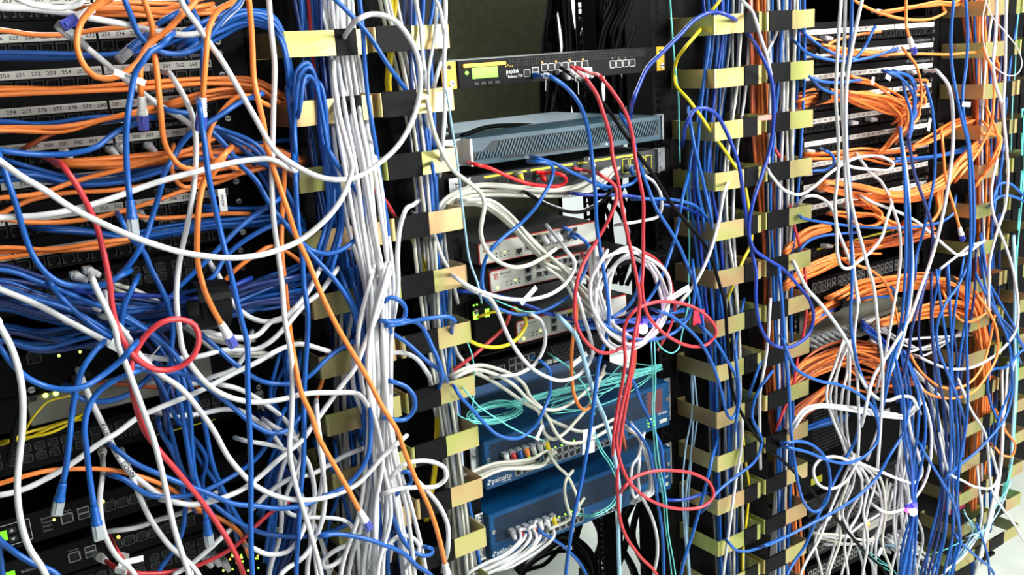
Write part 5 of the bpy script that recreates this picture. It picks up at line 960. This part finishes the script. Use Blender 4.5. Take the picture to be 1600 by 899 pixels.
fan('w', 5, .13, .18, 'white cable hanging in front of the square mesh chassis', '1310,540 1297,570 1292,625 1300,662 1315,700 1325,725', '1330,545 1325,600 1322,662 1330,700 1340,725', wob=.8)
T('w', .19, 'white cable forming a round loop just left of the knot', '1342,740 1335,728 1325,720 1300,714 1280,720 1271,735 1277,755 1300,764 1322,752 1337,727', w=v_)
T('w', .19, 'white cable leaving the knot to the right and turning sharply up', '1330,718 1345,725 1375,737 1407,750 1430,754 1440,742 1435,712 1425,682 1418,650', w=7.2)
T('w', .18, 'white cable bowing under the glowing violet plug and up to the right', '1368,792 1380,800 1400,800 1422,787 1442,760 1452,730 1455,675 1448,640 1430,600', w=v_)
T('w', .18, 'white cable hung in a low U right of the blue bundle', '1470,690 1482,737 1505,752 1527,762 1550,762 1559,747 1555,727 1550,710', w=v_)
T('w', .17, 'white cable leaving the low U and slanting off to the right edge', '1500,600 1517,640 1540,680 1545,720 1550,767 1567,795 1585,820 1608,852', w=v_)
T('w', .15, 'white cable curving down at the lower far ring', '1528,740 1530,767 1534,800 1527,837 1505,870 1470,905', w=v_)
fan('wwi', 9, .12, .19, '{c} cable spraying down from the knot over the lower switches', '1330,722 1310,760 1285,800 1268,840 1258,905', '1345,722 1378,750 1384,800 1392,850 1405,905', wob=.5)
fan('w', 5, .10, .16, 'white cable hanging before the lowest switches of the right rack', '1300,780 1292,820 1290,860 1288,905', '1440,720 1442,780 1450,840 1455,905', wob=.5)
fan('wi', 4, .08, .14, '{c} cable looping across the pale port rows', '1270,830 1310,835 1350,820 1375,790 1380,750', '1290,850 1330,850 1370,850 1390,820 1400,790', wob=1.2)
fan('w', 5, .12, .17, 'white cable falling right of the knot in front of dark switches', '1405,640 1400,700 1400,760 1395,820 1400,905', '1430,650 1425,700 1415,760 1425,830 1440,905', wob=.8)
T('b', .20, 'blue cable beside the straight white pair over the right patch panels', '1331,-8 1331,0 1330,50 1325,100 1322,175 1323,222 1324,250 1329,300 1330,375 1331,447 1329,500 1337,557 1347,590 1365,625 1372,660', w=v_)
T('b', .22, 'left one of two straight blue cables at the right ends of the strips', '1490,-8 1490,0 1486,50 1487,100 1495,150 1505,195 1512,222 1515,275 1517,350 1515,400 1510,447 1510,525 1512,600 1510,662 1500,720 1495,780', w=v_)
T('b', .21, 'right one of two straight blue cables at the right ends of the strips', '1509,-8 1509,0 1512,50 1510,100 1504,150 1507,190 1514,222 1520,275 1522,330 1521,372 1512,412 1497,447 1477,475 1465,505 1465,542 1480,582 1497,625 1507,662 1505,700', w=v_)
fan('b', 3, .17, .21, 'blue cable falling close behind the central white one, right rack', '1405,215 1410,275 1415,350 1415,425 1405,512 1388,562 1372,630', '1412,215 1416,275 1422,350 1423,425 1413,512 1398,562 1385,630', wob=.8)
T('n', .20, 'slate blue cable leaning right through the orange sag', '1420,215 1421,225 1430,275 1445,317 1455,350 1457,380 1450,425 1440,462 1425,512 1420,550 1412,587', w=v_)
T('b', .18, 'blue cable sloping left through the orange sag', '1450,145 1455,162 1460,200 1461,222 1460,275 1452,320 1442,365 1432,400 1430,425', w=v_)
T('b', .21, 'blue cable crossing from the rings over the white band and curling back', '1225,535 1230,550 1242,575 1275,594 1312,602 1340,615 1362,635 1372,662 1370,690 1355,710 1325,724 1295,720 1262,707 1232,700', w=v_)
T('b', .20, 'blue cable hung in a long narrow loop left of the knot', '1226,692 1232,692 1250,690 1275,700 1292,722 1297,755 1290,787 1275,800 1257,787 1247,757 1242,725 1236,675 1232,600 1227,550 1222,475 1218,430', w=v_)
T('b', .20, 'blue cable rising from the lower rings diagonally across the switches', '1195,853 1200,852 1237,835 1275,815 1312,795 1345,772 1370,747 1390,712 1412,675 1420,640', w=v_)
T('b', .18, 'blue cable rising steeply from the bottom edge to the knot', '1228,905 1240,880 1257,855 1272,820 1287,787 1307,745 1325,710 1337,687 1345,650', w=v_)
fan('b', 8, .15, .21, 'blue cable of the bundle pinched at the glowing violet plug', '1392,560 1402,620 1405,675 1412,720 1424,770 1425,800 1412,850 1402,905', '1422,560 1445,620 1450,675 1442,720 1430,770 1432,800 1430,850 1425,905', wob=.7)
fan('bbn', 10, .12, .20, '{c} cable of the loose bundle right of the glowing violet plug', '1440,450 1440,530 1450,620 1462,700 1470,760 1462,800 1450,850 1440,905', '1520,400 1518,510 1510,620 1506,700 1495,760 1498,830 1488,905', wob=.7)
T('b', .22, 'blue cable winding down to the bottom right tangle', '1440,700 1450,717 1470,750 1487,780 1497,815 1500,850 1485,905', w=v_)
T('b', .19, 'blue cable slanting down right over the pale floor', '1495,840 1500,847 1525,870 1555,905', w=v_)
T('b', .17, 'blue cable falling beside the far lower ring onto the floor view', '1528,825 1532,835 1542,865 1546,905', w=v_)
T('b', .20, 'blue cable climbing from the blue bundle toward the far right edge', '1480,745 1500,727 1525,707 1555,675 1572,650 1582,610 1580,570', w=v_)
T('b', .16, 'blue cable diving down the far ring column and spreading out', '1528,435 1535,450 1562,500 1575,532 1580,562 1577,612 1562,650 1555,690', w=v_)
T('b', .15, 'blue cable hooped at the right edge below the middle', '1608,543 1595,550 1575,572 1547,581 1543,600 1548,630 1558,655', w=v_)
T('b', .15, 'blue cable arching off the right edge, upper of two', '1552,312 1556,298 1562,288 1577,287 1590,297 1608,312', w=v_)
T('b', .155, 'blue cable arching off the right edge, lower of two', '1550,318 1560,309 1572,306 1588,309 1608,318', w=v_)
T('b', .12, 'blue cable falling inside the far ring column below the fourth ring', '1568,230 1565,255 1560,285 1556,308 1552,340', w=v_)
fan('b', 4, .10, .15, 'blue cable draping down right of the far ring column', '1535,370 1545,430 1560,470 1585,500 1608,520', '1530,400 1540,460 1555,500 1575,540 1580,600', wob=.6)
T('b', .11, 'blue cord dipping below the third right strip, longer one', '1247,70 1257,80 1280,90 1320,96 1350,92 1375,85 1390,80')
T('b', .09, 'blue cord passing through the upper black strap', '1255,50 1260,55 1282,72 1305,85 1320,90')
T('b', .11, 'blue cord curved up at the third right strip', '1330,93 1340,88 1352,72 1361,54')
T('b', .11, 'blue cord level across the fourth strip left part', '1262,118 1265,120 1282,127 1312,129 1336,126')
T('b', .10, 'blue cord sloping down across the fourth strip left part', '1265,118 1267,122 1282,137 1302,146')
fan('b', 4, .07, .11, 'blue cord bowed over the fifth right strip', '1380,113 1402,122 1416,150 1421,180 1418,222', '1400,112 1425,122 1436,150 1434,180 1420,222', wob=.7)
T('b', .10, 'blue cord curling at the sixth right ring', '1266,268 1275,267 1292,265 1304,252 1298,240 1290,236')
T('b', .12, 'long blue cord level over the lower right strips', '1250,338 1252,340 1282,347 1350,355 1412,356 1450,352 1475,345 1490,332 1492,318')
T('b', .10, 'blue cord rising over the lower left end of the right strips', '1250,390 1262,378 1280,370 1305,366 1330,364')
T('b', .08, 'blue cord passing under the big orange bundle', '1270,500 1300,485 1330,472 1362,464 1390,463 1397,455 1390,447')
fan('b', 3, .05, .08, 'blue cord along the seventh right strip', '1400,248 1430,246 1470,240 1505,230', '1395,255 1430,250 1475,246 1512,236')
fan('bB', 6, .08, .12, '{c} cord dropping through the orange heap', '1350,505 1375,525 1400,550 1410,600', '1352,520 1378,545 1390,580 1400,620', wob=.8)
fan('b', 5, .04, .08, 'blue cord in the band along the bottom left of the right rack', '1235,675 1265,665 1290,655 1320,650', '1240,680 1265,672 1290,665 1310,660')
fan('w', 5, .04, .08, 'white cord lying behind the orange bundles', '1380,500 1410,520 1440,530 1480,525 1540,526', '1360,540 1400,560 1440,555 1470,545 1510,500', wob=1.0)
fan('wi', 5, .10, .15, '{c} cable drooping below the orange hanging U', '1430,575 1460,600 1480,640 1487,700 1490,760', '1440,610 1455,640 1460,690 1470,740 1480,800', wob=.9)
fan('w', 4, .12, .16, 'white cable at the foot of the far ring column', '1560,600 1565,680 1560,740 1545,800 1520,905', '1585,560 1570,640 1566,720 1560,780 1540,850', wob=.8)
# far right fibre
fan('a', 4, .08, .13, 'aqua fibre hanging down the far right edge', '1597,170 1596,262 1591,337 1585,412 1583,500 1586,600 1581,672 1578,720 1567,762', '1606,170 1602,262 1596,337 1590,412 1592,500 1590,600 1586,672 1582,720 1572,770', w=3.4, name='fiber_patch_cable')
T('c', .13, 'thick pale aqua cable hanging near the right edge', '1584,380 1586,450 1585,520 1587,600 1583,660 1580,720', w=8)
T('a', .10, 'aqua fibre at the top far right between the rings', '1594,-8 1591,20 1588,60 1586,110 1582,160 1580,225', w=3)
T('w', .19, 'thin white wire forming a tall oval loop at the far top right', '1540,-6 1540,0 1550,25 1575,55 1592,80 1597,100 1590,115 1575,118 1558,108 1543,88 1536,60 1536,25 1540,5', w=2.6, name='thin_wire')
fan('ac', 7, .12, .19, '{c} fibre in the spray at the bottom right corner', '1508,800 1515,830 1500,865 1475,905', '1520,860 1545,830 1560,800 1570,770', w=4, wob=1.0, name='fiber_patch_cable')
T('a', .14, 'aqua fibre stretched level left of the bottom right spray', '1460,865 1475,860 1490,853 1500,848', w=3)
fan('a', 3, .10, .14, 'aqua fibre running beside the black cable at the bottom', '1345,862 1365,880 1390,905', '1355,860 1375,875 1410,905', w=3, name='fiber_patch_cable')
fan('cw', 8, .04, .10, '{c} short lead of the crowded leads at the bottom right switch', '1380,850 1405,860 1425,880 1440,905', '1400,840 1430,850 1455,870 1470,905', wob=1.1)
# ---- black power cables behind the middle rack
fan('k', 12, -.62, -.45, 'thick black power cable hanging behind the middle rack', '852,-8 850,60 845,120 840,210', '890,-8 900,60 905,120 915,210', w=15, wob=.8, name='power_cable')
fan('k', 22, -.60, -.40, 'thick black power cable behind the right half of the middle rack', '925,-8 905,60 900,130 905,210 915,300', '1000,-8 985,60 975,130 970,210 965,300', w=16, wob=.8, name='power_cable')
fan('k', 9, -.55, -.35, 'black cable in the dark snarl behind the ivory switches', '900,290 930,330 950,380 940,440', '1015,290 1000,340 1010,400 1000,450', w=12, wob=1.3, name='power_cable')
fan('k', 8, -.5, -.3, 'black cable crossing under the blue firewalls', '790,880 830,850 880,830 920,860 940,905', '820,905 850,880 890,860 915,880 925,905', w=11, wob=1.2, name='power_cable')
fan('k', 8, -.55, -.35, 'black cable hanging in the open bottom of the middle rack', '900,800 905,850 910,905', '1010,760 1005,830 1010,905', w=18, wob=.8, name='power_cable')
T('k', -.02, 'black cable resting along the top of the slate blue device', '722,212,-.02 760,199,-.05 800,196,-.08 850,196,-.12 900,193,-.14', w=8, jig=0)
# ---- strapping, tags and lit plugs
def strap(label, px, py, rx, ry, d, ang=0.0, wd=0.02):
    c = at(px, py, d); sx = (at(px + rx, py, d) - c).length; sz = (at(px, py - ry, d) - c).length; t_ = thing('cable_strap', label, 'strap', c)
    def f(b):
        n = 20; u = Vector((math.cos(ang), 0, math.sin(ang))); v = Vector((-math.sin(ang), 0, math.cos(ang)))
        rings = []
        for s_, o_ in ((-1, 0), (1, 0), (1, .0018), (-1, .0018)):
            rings.append([b.verts.new(c + u * (s_ * sx) + v * ((sz + o_) * math.cos(6.2832 * i / n)) + Vector((0, (0.026 + o_) * math.sin(6.2832 * i / n), 0))) for i in range(n)])
        for a_ in range(4):
            for i in range(n): b.faces.new((rings[a_][i], rings[a_][(i + 1) % n], rings[(a_ + 1) % 4][(i + 1) % n], rings[(a_ + 1) % 4][i]))
    part('band', TAPE, t_, f); part('band_end', TAPE, t_, lambda b: box(b, c.x - sx * 0.9, c.x + sx * 0.9, c.y - 0.031, c.y - 0.026, c.z - 0.012, c.z + 0.010, 0.001))
strap('wide black strap round the blue mass, right of the red loop', 327, 476, 25, 36, .185, -.1)
strap('black strap round the upper orange bunch, right rack', 1272, 147, 9, 16, .06, .1)
strap('black strap on the orange fan beside the green gold ring', 1306, 467, 9, 14, .075, .3)
strap('black strap holding the big orange bundle', 1473, 447, 6, 18, .08, .1)
strap('small black strap round the orange cords at the third strip', 1268, 75, 8, 8, .06, .2)
def tagcard(label, px, py, w_, h_, d, rot, m=PAPER, body=None, nm='paper_tag'):
    c = at(px, py, d); bm = bmesh.new(); box(bm, -w_ / 2, w_ / 2, -0.0003, 0.0003, -h_ / 2, h_ / 2)
    bmesh.ops.transform(bm, matrix=Matrix.Rotation(rot, 4, 'Y'), verts=bm.verts); o = link(nm, bm, m); o.location = c; tag(o, label, 'tag')
    if body:
        b2 = bmesh.new(); add_text(b2, body, 0, 0, -0.0004, h_ * 0.5); bmesh.ops.transform(b2, matrix=Matrix.Rotation(rot, 4, 'Y'), verts=b2.verts); l2 = link('lettering', b2, INK); l2.parent = o
    return o
tagcard('small upright white tag printed ACH02 at the right of the seventh strip', 348, 313, 0.030, 0.010, .10, -math.pi / 2, body='ACH02')
tagcard('curled white paper tag with print beside the second strip', 203, 121, 0.034, 0.007, .25, .45, body='ACH-01')
tagcard('large white blank tag hanging over the lower end of the aqua loop', 920, 690, 0.028, 0.045, .10, .1)
tagcard('white tag with a printed name beside the big white coil', 1060, 459, 0.055, 0.011, .17, -.25, body='OPENACCESS')
tagcard('white paper tag below the pair of ivory switches, slanting up', 826, 462, 0.040, 0.009, .10, -.6)
tagcard('white paper tag under the lowest ivory switch at the right', 903, 564, 0.045, 0.010, .10, -.4)
tagcard('white blank tag near the bottom right of the right rack', 1375, 863, 0.020, 0.012, .16, -.9)
tagcard('red tag tucked behind the upper red loop', 1092, 496, 0.030, 0.030, .08, .1, m=mat('red_card', (226, 40, 70), .5))
tagcard('small pink and white tag on the royal blue cable at the third ring', 1195, 184, 0.034, 0.009, .19, .02, m=mat('pink_card', (240, 120, 110), .5))
tagcard('white tag standing on the strip at the fifth right panel', 1364, 126, 0.010, 0.016, .09, .2)
tagcard('white tag hanging at the right ends of the sixth strip', 1452, 195, 0.010, 0.028, .09, .2)
tagcard('white tag bent over the blue cord at the fifth right strip', 1388, 121, 0.018, 0.010, .12, .4)
tagcard('white flag on the blue pair at the far ring column', 1510, 163, 0.030, 0.010, .23, .1)
tagcard('white paper tag lying low beside the red cable, left rack', 205, 877, 0.030, 0.008, .16, .1)
def litplug(label, px, py, d, r_, m_=None):
    c = at(px, py, d); t_ = thing('lit_connector', label, 'light', c)
    def f(b):
        bmesh.ops.create_uvsphere(b, u_segments=14, v_segments=10, radius=r_, matrix=Matrix.Translation(c) @ Matrix.Diagonal((1, 1, 1.15, 1)))
    part('glowing_tip', m_ or PLED, t_, f, smooth=True); part('collar', VIOL, t_, lambda b: box(b, c.x - r_ * .8, c.x + r_ * .8, c.y - r_ * .7, c.y + r_ * .7, c.z + r_ * .8, c.z + r_ * 2.4, 0.001))
    l = bpy.data.lights.new('violet_glow', 'POINT'); l.energy = 0.05; l.color = (1.0, .35, .9); l.shadow_soft_size = 0.01; lo = bpy.data.objects.new('violet_glow', l); C.objects.link(lo); lo.location = c + Vector((0, -.02, 0))
litplug('plug glowing white and violet among blue cables, lower right rack', 1427, 800, .235, .0085)
litplug('smaller pink glowing plug just left of the brightest one, lower right rack', 1417, 797, .225, .0055, mat('pink_led', (255, 70, 190), 0.4, emit=2.5))
litplug('plug glowing white inside the big white coil', 1005, 514, .135, .0085)
p = at(1498, 790, .06); t = thing('pink_block', 'pink plastic block in the lowest far rings', 'plastic block', p)
part('body', PINK, t, lambda b: box(b, p.x - .035, p.x + .035, p.y, p.y + .03, p.z - .018, p.z + .022, 0.003)); part('seam', mat('pink_dark', (200, 50, 90), .5), t, lambda b: box(b, p.x - .035, p.x + .035, p.y - .0006, p.y, p.z - .002, p.z))
# plugs standing in the device ports
def portplug(k, label, px, py, d, dx=0.0, dz=-1.0, group=None):
    c = at(px, py, d); dr = Vector((dx, -0.6, dz)).normalized(); o = tube('port_plug', [c + dr * (0.0022 * i) for i in range(8)], [0.0056, 0.0056, 0.0054, 0.005, 0.0048, 0.0044, 0.004, 0.0034], k if not isinstance(k, str) else cmat(k), sides=8)
    tag(o, label, 'plug', group); obox('connector_plug', CLEAR, o, c + Vector((0, 0.004, 0.001)), Vector((1, 0, 0)), Vector((0, 1, 0)), Vector((0, 0, 1)), 0.0056, 0.007, 0.004)
for i, kk in enumerate(('w', 'r', 'b', 'o', 'w', 'w', 'y')): portplug(kk, CNAME[kk] + ' tipped plug in the upper firewall port row' + (', at the right end' if i == 6 else ''), 790 + 10.5 * i, 712 - 3.4 * i, .03, group=None if kk != 'w' else 'clear plugs of the upper firewall')
for i, kk in enumerate(('w', 'r', 'b', 'o', 'w', 'w', 'y')): portplug(kk, CNAME[kk] + ' tipped plug in the lower firewall port row' + (', at the right end' if i == 6 else ''), 801 + 10.5 * i, 832 - 3.9 * i, .03, group=None if kk != 'w' else 'clear plugs of the lower firewall')
for i in range(6): portplug('w', 'white plug in the top router port row', 884 + 7.2 * i, 112 - .5 * i, .02, group='white plugs of the top router')
portplug('k', 'black plug in the top router port row', 876, 114, .02)
portplug('R', 'bright red plug in the charcoal switch', 846, 271, .025); portplug('y', 'pale yellow plug in the charcoal switch beside the red cable', 812, 273, .025)
portplug('w', 'white plug lying sideways in the charcoal switch', 905, 268, .025, .8, -.2); portplug('b', 'blue plug near the right end of the charcoal switch', 985, 262, .025)
portplug('w', 'white plug standing high over the charcoal switch', 922, 250, .03, .2, -1); portplug('b', 'blue plug in the topmost ivory switch', 890, 366, .04, .5, -.5)
for i in range(3): portplug('w', 'white plug in the topmost ivory switch', 848 + 11 * i, 371 - 2 * i, .04, .3, -.7, 'white plugs of the topmost ivory switch')
for i in range(6): portplug('w', 'pale plug lying among the blue mass, left rack', *[(118, 432), (138, 424), (92, 470), (160, 492), (104, 500), (140, 478)][i], .14, .6, -.3, 'pale plugs of the blue mass')
for px_, py_ in ((172, 234), (187, 230), (232, 228), (218, 334), (200, 337), (100, 238)): portplug('w', 'white plug in a jack below the strips, left rack', px_, py_, .02, .3, -.5, 'white plugs of the left patch panels')
for px_, py_ in ((1262, 237), (1258, 272), (1280, 297), (1318, 322), (1290, 60), (1370, 18), (1425, 113), (1360, 187), (1330, 192), (1345, 320), (1290, 385), (1400, 82)): portplug('w', 'white boot in a jack below the strips, right rack', px_, py_, .02, .9, -.1, 'white boots of the right patch panels')
for px_, py_ in ((335, 872), (322, 874), (350, 880)): portplug('w', 'ivory plug beside the green lights at the bottom, left rack', px_, py_, .05, .3, -.8, 'ivory plugs at the bottom left')
for i in range(10): portplug('i', 'clear ivory plug in the row left of the second orange bundle', 1352 + 3.2 * (i % 5) + 3 * (i // 5), 503 + 8 * (i // 5) - (i % 5) * 1.2, .04, .8, -.2, 'clear plugs left of the orange bundle')
for i in range(16): portplug('g', 'grey plug in the grey crowd under the yellow print switch', 1268 + 9 * (i % 8), 532 - 2.6 * (i % 8) + 8 * (i // 8), .04, .5, -.4, 'clear plugs in the crowd')
for i in range(14): portplug('w', 'white plug at the foot of the right rack', 1375 + 8.5 * (i % 7), 846 - 3 * (i % 7) + 16 * (i // 7), .05, .3, -.4, 'white plugs at the foot')
for o in bpy.data.objects:
    if '_o' in o: del o['_o']
